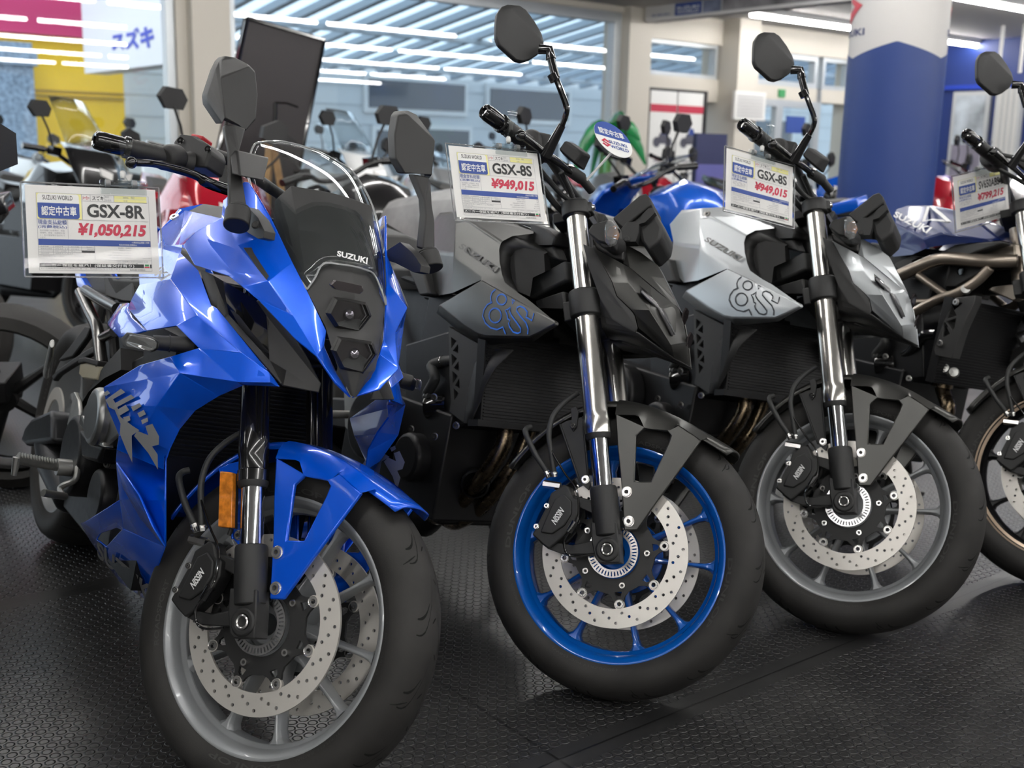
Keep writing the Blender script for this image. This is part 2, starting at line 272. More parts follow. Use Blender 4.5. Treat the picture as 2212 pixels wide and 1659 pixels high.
's_hose':([[-550,-130,613],[-592,-140,602],[-613,-150,586],[-580,-155,561],[-610,-150,517],[-592,-150,512]],None),
's_hose2':([[-563,-120,361],[-543,-120,316],[-531,-110,311],[-498,-90,318]],None),
's_bolts':([[-363,-110,510],[-461,-150,470],[-527,-160,429],[-555,-125,361],[-595,-125,339],[-629,-165,425],[-560,-160,518]],None),
's_filter':([[-494,-60,334]],None),
's_stand':([[-604,60,214],[-599,110,181]],None),
'a_upper':([[-193,-143,1055],[-265,-150,1016],[-236,-157,983],[-294,-178,951],[-315,-192,920],[-229,-192,891],[-104,-170,887],[-62,-160,876],[-22,-140,859],[59,-100,814],[107,-75,795],[122,-40,758],[106,0,736],[98,-32,772],[74,-52,811],[77,-55,836],[20,-75,890],[-28,-92,933],[-83,-108,980],[-108,-115,1000],[-150,-130,1034],[-180,-140,1055],[-120,-158,942],[-13,-134,895],[28,-97,848]],[[2,3,4,5,6,7,23,22],[7,8,24,23],[8,9,10,24],[0,1,2,22,18,19,20,21],[22,23,17,18],[23,24,16,17],[24,10,14,15,16],[10,11,13,14],[11,12,13]]),
'a_slot':([[-107,-153,940],[-98,-142,943],[-83,-141,934],[-20,-132,903],[-14,-137,896],[-47,-144,911]],[[0,1,2,3,4,5]]),
'a_bolts':([[-6,-94,886],[-82,-116,952],[-214,-128,1030]],None),
'a_intake':([[-228,-182,886],[-178,-172,881],[-69,-122,856],[31,-88,812],[52,-65,778],[85,-50,749],[83,-50,734],[41,-95,732],[58,-106,737],[-132,-152,811],[-172,-167,828],[-138,-146,820],[-1,-110,765],[-209,-140,872],[-106,-112,853],[-77,-100,833],[19,-85,754]],[[0,1,11,9,10],[11,12,8,9],[1,13,11],[12,16,7,8],[16,6,7],[12,15,5,6,16],[15,3,4,5],[14,2,3,15]]),
'a_cavity':([[-289,-130,875],[-156,-90,851],[-115,-85,830],[-44,-92,760],[-188,-128,817]],[[0,1,2,3,4]]),
'a_scoop':([[-122,-150,830],[-102,-140,824],[-69,-122,800],[-25,-100,773],[-57,-112,775],[-96,-130,798]],[[0,1,2,3,4,5]]),
'a_side':([[-332,-190,906],[-227,-184,883],[-167,-169,829],[-146,-164,826],[17,-113,746],[49,-105,729],[30,-114,731],[-21,-138,714],[-54,-165,685],[-112,-180,646],[-150,-188,603],[-159,-196,563],[-161,-200,528],[-163,-200,551],[-302,-207,854],[-424,-226,827],[-438,-232,794],[-431,-238,777],[-276,-240,755],[-184,-218,781],[-108,-197,756],[-158,-227,728],[-258,-246,693],[-401,-264,623],[-149,-196,808],[-14,-156,769],[0,-158,721],[-359,-262,593],[-275,-255,558],[-289,-250,529],[-298,-245,504],[-309,-222,429],[-140,-194,476],[-336,-196,367],[-152,-174,388],[-104,-222,709],[-138,-240,642],[-192,-240,574]],[[14,15,19,24],[19,20,25,24],[0,1,2,3,4,25,24,14],[20,26,6,4,25],[26,7,5,6],[4,6,5],[15,16,17,18,19],[20,21,35,26],[21,22,23,35],[26,35,8,7],[35,36,9,8],[35,23,27,36],[36,10,9],[36,37,11,10],[36,27,28,37],[37,28,29,12,11],[29,30,13,12],[30,31,32,13],[31,33,34,32]]),
'a_belly':([[-309,-222,429],[-573,-207,309],[-531,-187,286],[-473,-182,289],[-338,-195,365],[-152,-174,388],[-240,-152,309],[-317,-132,231],[-468,-142,216],[-577,-152,229],[-617,-177,260],[-636,-197,290],[-495,-190,310],[-384,-196,353]],[[1,12,13,4,0],[1,11,10,2,12],[10,9,8,3,2],[3,8,7,6,4],[4,6,5]]),
'a_bellytext':([[-523,-189,287],[-230,-150,283],[-286,-131,230],[-586,-162,232]],None),
'a_blade':([[-287,-248,505],[-184,-228,472],[-154,-204,424],[-143,-177,390],[-220,-206,419],[-262,-233,461]],[[0,1,2,3,4,5]]),
'a_ear':([[-481,-225,785],[-450,-232,773],[-470,-238,762],[-538,-240,726],[-411,-250,720],[-285,-238,754],[-392,-236,763],[-540,-225,775],[-571,-235,729]],[[2,3,4,5,6],[1,2,6],[7,8,3,2],[0,7,2,1]]),
'a_graphic0':([[-366,-265,605],[-338,-262,616],[-302,-260,607],[-274,-258,592],[-208,-253,590],[-174,-250,590],[-206,-252,573],[-193,-246,527],[-225,-252,544],[-259,-258,564],[-266,-258,581],[-308,-261,598],[-338,-263,596]],[[0,1,2,3,4,5,6,7,8,9,10,11,12]]),
'a_graphic1':([[-155,-247,602],[-129,-244,612],[-93,-240,598],[-93,-238,584],[-117,-241,575],[-92,-237,567],[-88,-233,542],[-130,-241,560],[-195,-251,575],[-182,-251,587],[-136,-245,590]],[[0,1,2,3,4,5,6,7,8,9,10]]),
'a_graphic2':([[-385,-266,614],[-368,-264,623],[-350,-263,621],[-368,-265,612]],[[0,1,2,3]]),
'a_graphic3':([[-361,-264,608],[-304,-258,639],[-280,-256,637],[-341,-263,608]],[[0,1,2,3]]),
'a_graphic4':([[-329,-262,603],[-249,-254,639],[-230,-252,637],[-308,-261,601]],[[0,1,2,3]]),
'a_graphic5':([[-302,-260,598],[-263,-256,617],[-242,-254,612],[-276,-259,594]],[[0,1,2,3]]),
'a_graphic6':([[-235,-254,619],[-203,-250,633],[-191,-249,630],[-221,-253,614]],[[0,1,2,3]]),
'a_graphic7':([[-201,-251,615],[-178,-248,626],[-165,-247,621],[-188,-250,610]],[[0,1,2,3]]),
'a_graphic8':([[-179,-249,607],[-156,-246,617],[-148,-246,612],[-168,-249,602]],[[0,1,2,3]]),
'a_graphic9':([[-261,-257,594],[-235,-254,603],[-224,-254,597],[-245,-256,587]],[[0,1,2,3]]),
'a_tank':([[-520,-153,985],[-500,-136,986],[-400,-100,985],[-340,-163,951],[-315,-193,920],[-325,-189,910],[-350,-192,848],[-480,-210,823],[-560,-198,858],[-560,-172,931],[-600,-79,1008],[-520,-61,1010],[-360,-180,926],[-430,-198,908]],[[0,1,12,13,9],[1,2,3,12],[12,3,4,5,13],[13,5,6,7,8,9]]),
'a_tankcover':([[-500,-136,987],[-395,-102,984],[-520,-61,1010],[-605,-77,1009]],[[0,1,2,3]]),
'a_tanktext':([[-440,-234,894],[-352,-192,860],[-362,-205,844],[-452,-242,875]],None),
'a_tankbolt':([[-505,-160,968]],None),
'a_screenpts':([[-338,0,1156]],None),
'a_scr0':([[15,-75,894]],None),
'a_scr1':([[-98,-114,972]],None),
'a_scr2':([[-219,-128,1066]],None),
'a_scr3':([[-288,-101,1127]],None),
'a_dash_t':([[-129,-81,1064]],None),
'a_dash_m':([[-147,-97,1036]],None),
'a_neck':([[-10,-48,942]],None),
'a_panel':([[70,-53,842]],None),
'a_panel2':([[105,-36,786]],None),
'a_mbase':([[-75,-185,1002],[-55,-191,973],[-40,-164,982]],None),
'a_turn':([[-152,-283,747]],None),
'a_scrmid':([[-33,-90,930]],None),
'a_nosepos':([[64,-58,911],[64,-52,920],[64,0,920],[64,5,912],[64,-1,905],[64,-48,905]],[[0,1,2,3,4,5]]),
'a_lampA':([[86,-57,870],[86,-51,885],[86,-1,887],[86,10,873],[86,-5,848],[86,-39,850]],[[0,1,2,3,4,5]]),
'a_lampB':([[119,-51,813],[119,-45,827],[119,8,827],[119,17,814],[119,2,786],[119,-33,789]],[[0,1,2,3,4,5]]),
'a_bezA':([[83,-62,865],[83,-54,892],[83,4,893],[83,18,873],[83,1,843],[83,-41,845]],[[0,1,2,3,4,5]]),
'a_bezB':([[116,-55,809],[116,-49,831],[116,13,832],[116,26,814],[116,8,778],[116,-33,782]],[[0,1,2,3,4,5]]),
'a_dashtext':([[2,-29,969],[2,30,968],[8,28,957],[8,-31,960]],None),
'a_dashdisp':([[-250,-298,1041],[-250,-218,1064],[-200,-263,1010],[-200,-322,993]],[[0,1,2,3]]),
'a_mirror':([[-195,-220,1220],[-222,-164,1258],[-232,-147,1252],[-215,-140,1212],[-195,-142,1167],[-182,-161,1141],[-166,-179,1147],[-160,-209,1151],[-255,-200,1267],[-255,-179,1270],[-245,-158,1263],[-250,-208,1256],[-172,-208,1140],[-212,-226,1172],[-218,-229,1187],[-225,-224,1209],[-240,-216,1237]],[[0,1,2,3,4,5,6,7],[8,9,10,1,0,11],[0,7,12,13,14,15,16,11],[10,2,1]]),
'a_stalk':([[-160,-209,1138],[-150,-196,1144],[-160,-170,1143],[-125,-186,1097],[-105,-184,1069],[-70,-173,1006],[-75,-202,1004],[-105,-204,1064],[-125,-203,1093]],[[0,1,2,3,8],[3,4,7,8],[4,5,6,7]]),
'a_mplate':([[-189,-160,973],[-104,-160,1010],[-46,-160,994],[-6,-160,975],[-5,-160,963],[-28,-160,960],[-107,-160,970]],[[0,1,2,3,4,5,6]]),
'a_barpts':([[-471,-375,977],[-442,-315,993],[-414,-255,1013],[-415,-205,1036],[-412,-150,1062]],None),
'a_lever':([[-402,-360,958],[-393,-330,972],[-390,-290,984],[-374,-245,993],[-364,-215,992],[-355,-170,999]],None),
'a_switchbox':([[-463,-215,1044],[-456,-215,1062],[-415,-215,1066],[-381,-215,1057],[-368,-215,1044],[-364,-215,1014],[-422,-215,1004]],[[0,1,2,3,4,5,6]]),
'a_clamp':([[-458,-120,1056],[-446,-120,1065],[-422,-120,1057],[-390,-120,1034],[-396,-120,1007],[-429,-120,1016]],[[0,1,2,3,4,5]]),
'a_turnbody':([[-260,-282,733],[-226,-282,751],[-154,-260,757],[-138,-255,753],[-136,-255,738],[-152,-262,730],[-235,-282,722]],[[0,1,2,3,4,5,6]]),
'a_turnlens':([[-222,-287,737],[-198,-287,751],[-140,-266,756],[-128,-262,752],[-127,-262,741],[-138,-268,735],[-208,-287,729]],[[0,1,2,3,4,5,6]]),
'a_turnstem':([[-146,-258,747],[-163,-190,753]],None),
'a_rad':([[-290,-152,546],[-290,-169,634],[-290,98,684],[-290,123,564]],None),
'a_seat':([[-1399,-120,787],[-889,-120,837],[-827,-120,763],[-955,-120,749],[-1094,-120,743],[-1280,-120,745]],[[0,1,2,3,4,5]]),
'a_tail':([[-1387,-135,786],[-1333,-135,791],[-1294,-135,769],[-1205,-135,749],[-1214,-135,737],[-1316,-135,742],[-1359,-135,765]],[[0,1,2,3,4,5,6]]),
'a_subA':([[-1199,-150,735],[-1056,-150,696],[-969,-152,675],[-908,-155,642],[-856,-155,604]],None),
'a_subB':([[-1168,-145,744],[-1018,-140,738],[-885,-135,735]],None),
'a_subC':([[-932,-150,654],[-824,-150,687]],None),
'a_pegbracket':([[-1032,-165,668],[-979,-165,673],[-1001,-165,644],[-1098,-165,583],[-1241,-165,548],[-1150,-165,597]],[[0,1,2,3,4,5]]),
'a_pegbracket2':([[-980,-165,618],[-921,-165,637],[-882,-165,633],[-1030,-165,582],[-1214,-165,516],[-1254,-165,492],[-1277,-165,501],[-1213,-165,532]],[[0,1,2,3,4,5,6,7]]),
'a_peg':([[-808,-280,642],[-1218,-190,518]],None),
'a_resv':([[-1014,-165,579],[-960,-165,591],[-836,-165,603],[-840,-165,570],[-954,-165,552],[-1009,-165,556]],[[0,1,2,3,4,5]]),
'a_heel':([[-900,-195,528],[-847,-195,517],[-821,-195,500],[-804,-195,455],[-755,-195,410],[-777,-195,376],[-827,-195,376],[-837,-195,419],[-884,-195,437],[-907,-195,450],[-903,-195,477]],[[0,1,2,3,4,5,6,7,8,9,10]]),
'a_footpeg':([[-709,-330,400],[-762,-225,379]],None),
'a_pedal':([[-624,-285,353],[-662,-230,339]],None),
'a_pedalarm':([[-678,-230,334],[-739,-225,335],[-731,-220,347],[-707,-205,367],[-722,-200,392]],None),
'a_clutch':([[-542,-225,538]],None),
'a_clutchcover':([[-564,-215,594],[-622,-215,572],[-703,-215,532],[-728,-215,505],[-727,-215,489],[-651,-215,481],[-584,-215,480],[-489,-215,492],[-405,-215,536],[-460,-215,614]],[[0,1,2,3,4,5,6,7,8,9]]),
'a_caseedge':([[-695,-222,511],[-669,-222,515],[-574,-222,486],[-490,-222,499],[-479,-222,491],[-596,-222,478]],[[0,1,2,3,4,5]]),
'a_case':([[-757,-205,470],[-660,-205,464],[-543,-205,480],[-564,-205,439],[-693,-205,418]],[[0,1,2,3,4]]),
'a_exhaust':([[-1389,-150,299],[-1364,-150,346],[-1310,-150,378],[-1122,-150,440],[-1084,-150,429],[-1041,-150,376],[-1324,-150,301]],[[0,1,2,3,4,5,6]]),
'a_frame':([[-715,-160,666],[-679,-160,623],[-796,-160,583],[-909,-160,530],[-977,-160,487],[-957,-160,446],[-999,-160,449],[-955,-160,491],[-880,-160,556],[-823,-160,604]],[[0,1,2,3,4,5,6,7,8,9]]),
'reflector':([[-163,-128,517],[-136,-128,523],[-94,-128,435],[-121,-128,427]],[[0,1,2,3]]),
'd_tank':([[-748,-60,976],[-717,-50,992],[-620,-50,997],[-515,-60,986],[-388,-75,948],[-311,-90,910],[-321,-125,902],[-452,-160,900],[-513,-165,882],[-673,-125,922],[-312,-115,898],[-407,-145,879],[-492,-158,859],[-547,-158,832],[-646,-130,821],[-721,-115,853]],[[9,0,1,2,3,4,5,6,7,8],[8,7,11,12],[7,6,10,11],[6,5,10],[9,8,12,13,14,15]]),
'd_stripe':([[-623,-57,992],[-591,-66,985],[-535,-91,966],[-467,-122,941],[-504,-116,945],[-548,-113,946],[-568,-120,938]],None),
'd_text':([[-730,-78,968],[-505,-146,919],[-500,-169,898],[-710,-104,947]],None),
'd_stripe2':([[-707,-122,866],[-674,-130,858],[-644,-138,846],[-675,-130,842],[-705,-120,844]],None),
'd_frameA':([[-254,-60,858],[-328,-110,842],[-450,-135,832],[-528,-145,797],[-598,-150,759]],None),
'd_frameB':([[-307,-100,827],[-335,-110,782],[-378,-125,741],[-440,-135,710],[-514,-140,660]],None),
'd_frameC':([[-524,-143,776],[-417,-130,731]],None),
'd_frameD':([[-528,-142,690],[-461,-137,702]],None),
'd_gusset':([[-411,-75,853],[-389,-75,868],[-330,-75,895],[-263,-75,900],[-252,-75,867]],[[0,1,2,3,4]]),
'd_head':([[-317,-10,923],[-268,-10,823]],None),
'd_headplate':([[-334,-60,765],[-323,-60,775],[-245,-60,792],[-222,-60,775],[-225,-60,754],[-241,-60,744]],[[0,1,2,3,4,5]]),
'd_side':([[-640,-130,799],[-573,-130,832],[-510,-130,831],[-423,-130,878],[-269,-130,901],[-258,-130,896],[-341,-130,864],[-370,-130,848],[-508,-130,826],[-610,-130,773]],[[0,1,2,3,4,5,6,7,8,9]]),
'd_inner':([[-554,-95,784],[-506,-95,817],[-339,-95,836],[-315,-95,826],[-409,-95,760],[-477,-95,752]],[[0,1,2,3,4,5]]),
'd_innerbolt':([[-406,-100,806]],None),
'd_guard':([[-348,-165,725],[-281,-165,740],[-279,-165,723],[-300,-165,643],[-307,-165,569],[-309,-165,555],[-372,-165,554],[-380,-165,572],[-370,-165,648]],[[0,1,2,3,4,5,6,7,8]]),
'd_hole0':([[-353,-165,700],[-329,-165,676],[-359,-165,662]],[[0,1,2]]),
'd_hole1':([[-329,-165,668],[-326,-165,639],[-334,-165,634],[-359,-165,654]],[[0,1,2,3]]),
'd_hole2':([[-364,-165,647],[-338,-165,622],[-360,-165,607]],[[0,1,2]]),
'd_bolts':([[-337,-168,713],[-360,-168,590]],None),
'd_rad':([[-330,-105,725],[-330,120,772],[-345,220,546],[-345,-121,566]],None),
'd_hoseA':([[-804,-60,470],[-696,-90,511],[-566,-110,522],[-504,-125,544],[-464,-140,582],[-440,-145,605],[-407,-140,613]],None),
'd_bits':([[-357,-120,754],[-501,-120,484],[-368,-120,520],[-340,-110,514],[-361,-100,642]],None),
'd_pipe':([[-414,-60,462],[-390,-60,430],[-364,-70,406],[-365,-70,357]],None)}
FZ = .0075   # floor level
# ---------------------------------------------------------------- shared materials
tyre_m = mat('tyre_rubber', (.022, .021, .020), .62, spec=.35, bump=.15, bscale=900, noise=.25, nscale=14)
groove_m = mat('tyre_groove', (.006, .006, .006), .8, spec=.2)
tyretext_m = mat('tyre_text', (.034, .033, .032), .6)  # lighter rubber tone stands in for shading on the raised letters
grey_rim = mat('grey_rim_paint', (.34, .355, .365), .36, .35, coat=.3)
blue_rim = mat('blue_rim_paint', (.002, .105, .47), .24, .1, coat=.7)
black_rim = mat('black_rim_paint', (.012, .012, .013), .4, .3)
disc_m = mat('brushed_steel', (.74, .71, .66), .40, .68, bump=.05, bscale=1200)
steel = mat('bolt_steel', (.72, .71, .69), .25, 1)
chrome = mat('chrome_tube', (.80, .81, .83), .07, 1)
alu_fork = mat('anodised_aluminium', (.66, .645, .61), .2, 1)
black_tube = mat('black_fork_tube', (.010, .010, .011), .14, .3, coat=.6)
cast_black = mat('satin_black_casting', (.015, .0152, .0155), .46, .1, bump=.2, bscale=1500)
black_pl = mat('black_plastic', (.014, .014, .0142), .5, bump=.25, bscale=2200)
dark_pl = mat('charcoal_plastic', (.026, .026, .026), .52, bump=.2, bscale=2200)
gloss_black = mat('gloss_black', (.006, .006, .0065), .08, coat=.5)
hose_m = mat('rubber_hose', (.020, .021, .021), .55)
abs_m = mat('sensor_ring_zinc', (.62, .62, .63), .22, 1)
bronze = mat('heat_tinted_steel', (.19, .145, .095), .27, 1, noise=.35, nscale=9)
engine_m = mat('engine_black', (.010, .010, .011), .42, .35)
alloy = mat('cast_alloy', (.50, .50, .48), .38, .9, noise=.12, nscale=20)
white_dec = mat('white_lettering', (.80, .80, .80), .4)
clear_lens = mat('clear_lens', (.75, .76, .76), .06, trans=.8, coat=.3)
amber = mat('amber_bulb', (.85, .25, .03), .25)
amber_ref = mat('amber_reflector', (.62, .20, .02), .22, coat=.5, noise=.35, nscale=90)
mirror_m = mat('mirror_glass', (.9, .9, .9), .02, 1)
blue_paint = mat('bright_blue_metallic', (.0, .105, .80), .24, .3, coat=.85)
matt_black = mat('matte_black_paint', (.058, .058, .055), .3, .75)
sword_silver = mat('satin_silver_paint', (.38, .40, .41), .32, .6, coat=.15)
navy_paint = mat('navy_paint', (.006, .018, .105), .3, .2, coat=.5)
champ = mat('bronze_frame_paint', (.30, .255, .21), .3, .8, coat=.2)
seat_m = mat('seat_vinyl', (.045, .045, .044), .55, bump=.3, bscale=700)
clear_pl = glassy('clear_acrylic', (.97, .98, .98), 1.45)
screen_pl = glassy('windscreen_acrylic', (.90, .92, .92), 1.5)
paper = mat('white_paper', (.78, .77, .75), .6)
ink_blue = mat('print_blue', (.035, .075, .30), .5)
ink_black = mat('print_black', (.035, .036, .038), .5)
ink_red = mat('print_red', (.52, .035, .075), .5)
ink_yel = mat('print_yellow', (.84, .80, .33), .5)
ink_grey = mat('print_grey', (.30, .30, .32), .5)
ink_white = mat('print_white', (.82, .82, .80), .5)
ink_green = mat('print_green', (.05, .28, .10), .5)
hex_m = mat('lamp_bezel', (.008, .008, .008), .35)
lamp_in = mat('lamp_reflector', (.05, .042, .045), .08, .5, coat=1)
slot_m = mat('slot_lamp_glass', (.10, .10, .105), .08, .3, coat=1)
BUILD = 'ABCDTGR'
def s_emblem(m, c, x, y, r):
    """angular S emblem"""
    P = [(-1, .25), (0, 1), (1, .25), (.55, .0), (.08, .38), (-.25, .15), (1, -.55), (.0, -1.0), (-1, -.25), (-.55, .0), (-.08, -.38), (.25, -.15)]
    P = [(-.95, .30), (0, 1), (.95, .42), (.62, .18), (0, .55), (-.35, .30), (.95, -.30), (0, -1), (-.95, -.42), (-.62, -.18), (0, -.55), (.35, -.30)]
    m.plate([[c+x*(a*r)+y*(b*r) for a, b in P]], x.cross(y)*.0004)
def split(mb, k=3):
    for _ in range(k):
        v = [V(p) for p in mb.v]; f = []
        for t in mb.f:
            for q in ([t] if len(t) == 3 else [(t[0], t[i], t[i+1]) for i in range(1, len(t)-1)]):
                n = len(v); v += [(v[q[0]]+v[q[1]])/2, (v[q[1]]+v[q[2]])/2, (v[q[2]]+v[q[0]])/2]; f += [(q[0], n, n+2), (n, q[1], n+1), (n+2, n+1, q[2]), (n, n+1, n+2)]
        mb.v = [tuple(p) for p in v]; mb.f = f; mb.m = [0]*len(f)
    return mb
# ---------------------------------------------------------------- showroom shell (a along the window wall, b towards it)
RT = RM
R33 = RM.to_3x3()
def rbox(m, a0, a1, b0, b1, z0, z1): return m.box(R3((a0+a1)/2, (b0+b1)/2, (z0+z1)/2), (abs(a1-a0), abs(b1-b0), abs(z1-z0)), R33)
def rob(name, boxes, mt, parent=None, **kw):
    m = MB()
    for b in boxes: rbox(m, *b)
    return ob(name, m, mt, parent, **kw)
def floor_material():
    m = bpy.data.materials.new('coin_rubber_floor'); m.use_nodes = True; t = m.node_tree; p = t.nodes['Principled BSDF']; L = t.links.new
    def N(k, **kw):
        n = t.nodes.new(k)
        for a, b in kw.items(): setattr(n, a, b)
        return n
    def math_(op, a, b=None):
        n = N('ShaderNodeMath', operation=op)
        for i, q in enumerate((a, b)):
            if q is None: continue
            if isinstance(q, (int, float)): n.inputs[i].default_value = q
            else: L(q, n.inputs[i])
        return n.outputs[0]
    tc = N('ShaderNodeTexCoord'); mp = N('ShaderNodeMapping'); mp.inputs['Rotation'].default_value = (0, 0, radians(-1.2+38.3)); L(tc.outputs['Object'], mp.inputs['Vector'])
    sp = N('ShaderNodeSeparateXYZ'); L(mp.outputs[0], sp.inputs[0]); X, Y_ = sp.outputs[0], sp.outputs[1]
    PX, PY = .0396, .0244     # two interleaved lattices
    def cell(ox, oy):
        fx = math_('SUBTRACT', math_('FRACT', math_('ADD', math_('DIVIDE', X, PX), ox)), .5); fy = math_('SUBTRACT', math_('FRACT', math_('ADD', math_('DIVIDE', Y_, PY), oy)), .5)
        fx = math_('MULTIPLY', fx, PX); fy = math_('MULTIPLY', fy, PY)
        return math_('SQRT', math_('ADD', math_('MULTIPLY', fx, fx), math_('MULTIPLY', fy, fy)))
    d = math_('MINIMUM', cell(0, 0), cell(.5, .5))
    # flat borders along the mat joints
    s2 = N('ShaderNodeSeparateXYZ'); L(tc.outputs['Object'], s2.inputs[0])
    def joint(o, pos, per):
        q = math_('SUBTRACT', math_('FRACT', math_('DIVIDE', math_('SUBTRACT', o, pos-per/2), per)), .5); return math_('ABSOLUTE', math_('MULTIPLY', q, per))
    jb = joint(s2.outputs[1], 1.455, 1.35); ja = joint(s2.outputs[0], 1.28, 2.6)
    band = math_('GREATER_THAN', jb, .034)
    rampn = N('ShaderNodeMapRange', interpolation_type='SMOOTHSTEP'); rampn.inputs[1].default_value = .0106; rampn.inputs[2].default_value = .0076; rampn.inputs[3].default_value = 0; rampn.inputs[4].default_value = 1; L(d, rampn.inputs[0])
    ringn = N('ShaderNodeMapRange', interpolation_type='SMOOTHSTEP'); ringn.inputs[1].default_value = .0070; ringn.inputs[2].default_value = .0082; L(d, ringn.inputs[0])
    h = math_('MULTIPLY', math_('ADD', rampn.outputs[0], math_('MULTIPLY', math_('MULTIPLY', ringn.outputs[0], rampn.outputs[0]), .5)), band)
    gap = math_('MULTIPLY', math_('GREATER_THAN', jb, .0022), math_('GREATER_THAN', ja, .0032))
    h = math_('ADD', h, math_('MULTIPLY', gap, 1.6))
    nz = N('ShaderNodeTexNoise'); nz.inputs['Scale'].default_value = 3.2; nz.inputs['Detail'].default_value = 6; nz.inputs['Roughness'].default_value = .65; L(tc.outputs['Object'], nz.inputs['Vector'])
    bp = N('ShaderNodeBump'); bp.inputs['Strength'].default_value = 1.0; bp.inputs['Distance'].default_value = .0024; L(h, bp.inputs['Height']); L(bp.outputs[0], p.inputs['Normal'])
    cr = N('ShaderNodeValToRGB'); cr.color_ramp.elements[0].position = .36; cr.color_ramp.elements[1].position = .72; cr.color_ramp.elements[0].color = (.016, .0162, .0168, 1); cr.color_ramp.elements[1].color = (.036, .0355, .035, 1); L(nz.outputs['Fac'], cr.inputs['Fac'])
    mx = N('ShaderNodeMix', data_type='RGBA'); mx.inputs[6].default_value = (.006, .006, .006, 1); L(gap, mx.inputs[0]); L(cr.outputs[0], mx.inputs[7]); L(mx.outputs[2], p.inputs['Base Color'])
    rr = N('ShaderNodeMapRange'); rr.inputs[3].default_value = .24; rr.inputs[4].default_value = .36; L(nz.outputs['Fac'], rr.inputs[0]); L(rr.outputs[0], p.inputs['Roughness']); p.inputs['Specular IOR Level'].default_value = .5
    return m
wallp = mat('cream_wall_paint', (.62, .58, .51), .6, bump=.1, bscale=60)
whitep = mat('white_wall_paint', (.72, .71, .69), .6)
framep = mat('aluminium_frame', (.52, .55, .57), .4, .4)
tube_mat = mat('fluorescent_tube', (1, .985, .96), emis=50)
GL = glassy('window_glass', (.97, .985, .985), 1.55)
m = MB(); m.box((4, 2, -.05), (30, 24, .1)); struct(ob('floor', m, floor_material(), None, M4.Translation((0, 0, FZ)) @ RT))
CZ = 2.62
struct(rob('ceiling', [(-8, 15, -8, 9.3, CZ, CZ+.1)], mat('ceiling_board', (.50, .48, .46), .7, bump=.15, bscale=40)))
struct(rob('wall_back', [(3.62, 3.72, 8.95, 9.2, 0, CZ), (-8, -7.6, 8.9, 9.2, 0, CZ), (3.71, 4.03, 8.85, 9.25, 0, CZ), (8.44, 8.76, 8.85, 9.25, 0, CZ), (9.97, 10.32, 8.7, 9.25, 0, CZ), (8.76, 15, 8.95, 9.2, 2.34, CZ), (-8, 8.44, 8.95, 9.2, 2.56, CZ), (8.76, 9.97, 8.98, 9.2, 1.72, 1.97), (10.32, 12.6, 8.98, 9.2, 1.80, 1.96), (12.4, 12.7, 8.85, 9.2, 0, CZ)], wallp))
struct(rob('wall_front', [(-8, 15, -6.2, -6, 0, CZ)], whitep))
struct(rob('wall_left', [(-8.2, -8, -6, 9, 0, CZ)], whitep))
struct(rob('wall_right', [(13.6, 13.8, -6, 9, 0, CZ)], mat('blue_wall_paint', (.018, .040, .185), .45)))
struct(rob('trim_1', [(13.55, 13.6, 6.2, 8.9, 2.02, 2.07), (13.55, 13.6, 6.2, 8.9, .72, .77), (13.55, 13.6, 7.35, 7.5, .77, 2.02)], mat('bright_blue_trim', (.02, .06, .48), .4)))
# window frames and panes
def window(n, a0, a1, z0, z1, fw=.07, mull=()):
    f = struct(rob('window_%d' % n, [(a0, a0+fw, 8.98, 9.08, z0, z1), (a1-fw, a1, 8.98, 9.08, z0, z1), (a0+fw, a1-fw, 8.98, 9.08, z0, z0+fw), (a0+fw, a1-fw, 8.98, 9.08, z1-fw, z1)]+[(q-.03, q+.03, 8.99, 9.07, z0+fw, z1-fw) for q in mull], framep))
    rob('window_pane', [(a0+fw, a1-fw, 9.027, 9.033, z0+fw, z1-fw)], GL, f); return f
window(1, -7.6, 3.62, 0, 2.56, .07, (-4, -.2)); window(2, 4.03, 8.44, 0, 2.56, .10, ()); window(3, 8.80, 9.94, 1.97, 2.34, .04); window(4, 10.32, 11.75, 1.96, 2.34, .06); window(5, 11.85, 12.4, 1.96, 2.34, .05)
d = struct(rob('door_1', [(10.32, 10.40, 8.98, 9.06, 0, 1.8), (11.02, 11.14, 8.98, 9.06, 0, 1.8), (11.76, 11.86, 8.98, 9.06, 0, 1.96), (10.40, 11.02, 8.98, 9.06, 1.72, 1.8), (11.14, 11.76, 8.98, 9.06, 1.72, 1.8), (10.40, 11.76, 8.98, 9.06, 0, .12), (11.86, 12.4, 8.98, 9.06, 0, .1)], framep))
rob('door_pane', [(10.40, 11.02, 9.017, 9.023, .12, 1.72), (11.14, 11.76, 9.017, 9.023, .12, 1.72), (11.86, 12.4, 9.017, 9.023, .1, 1.9)], GL, d)
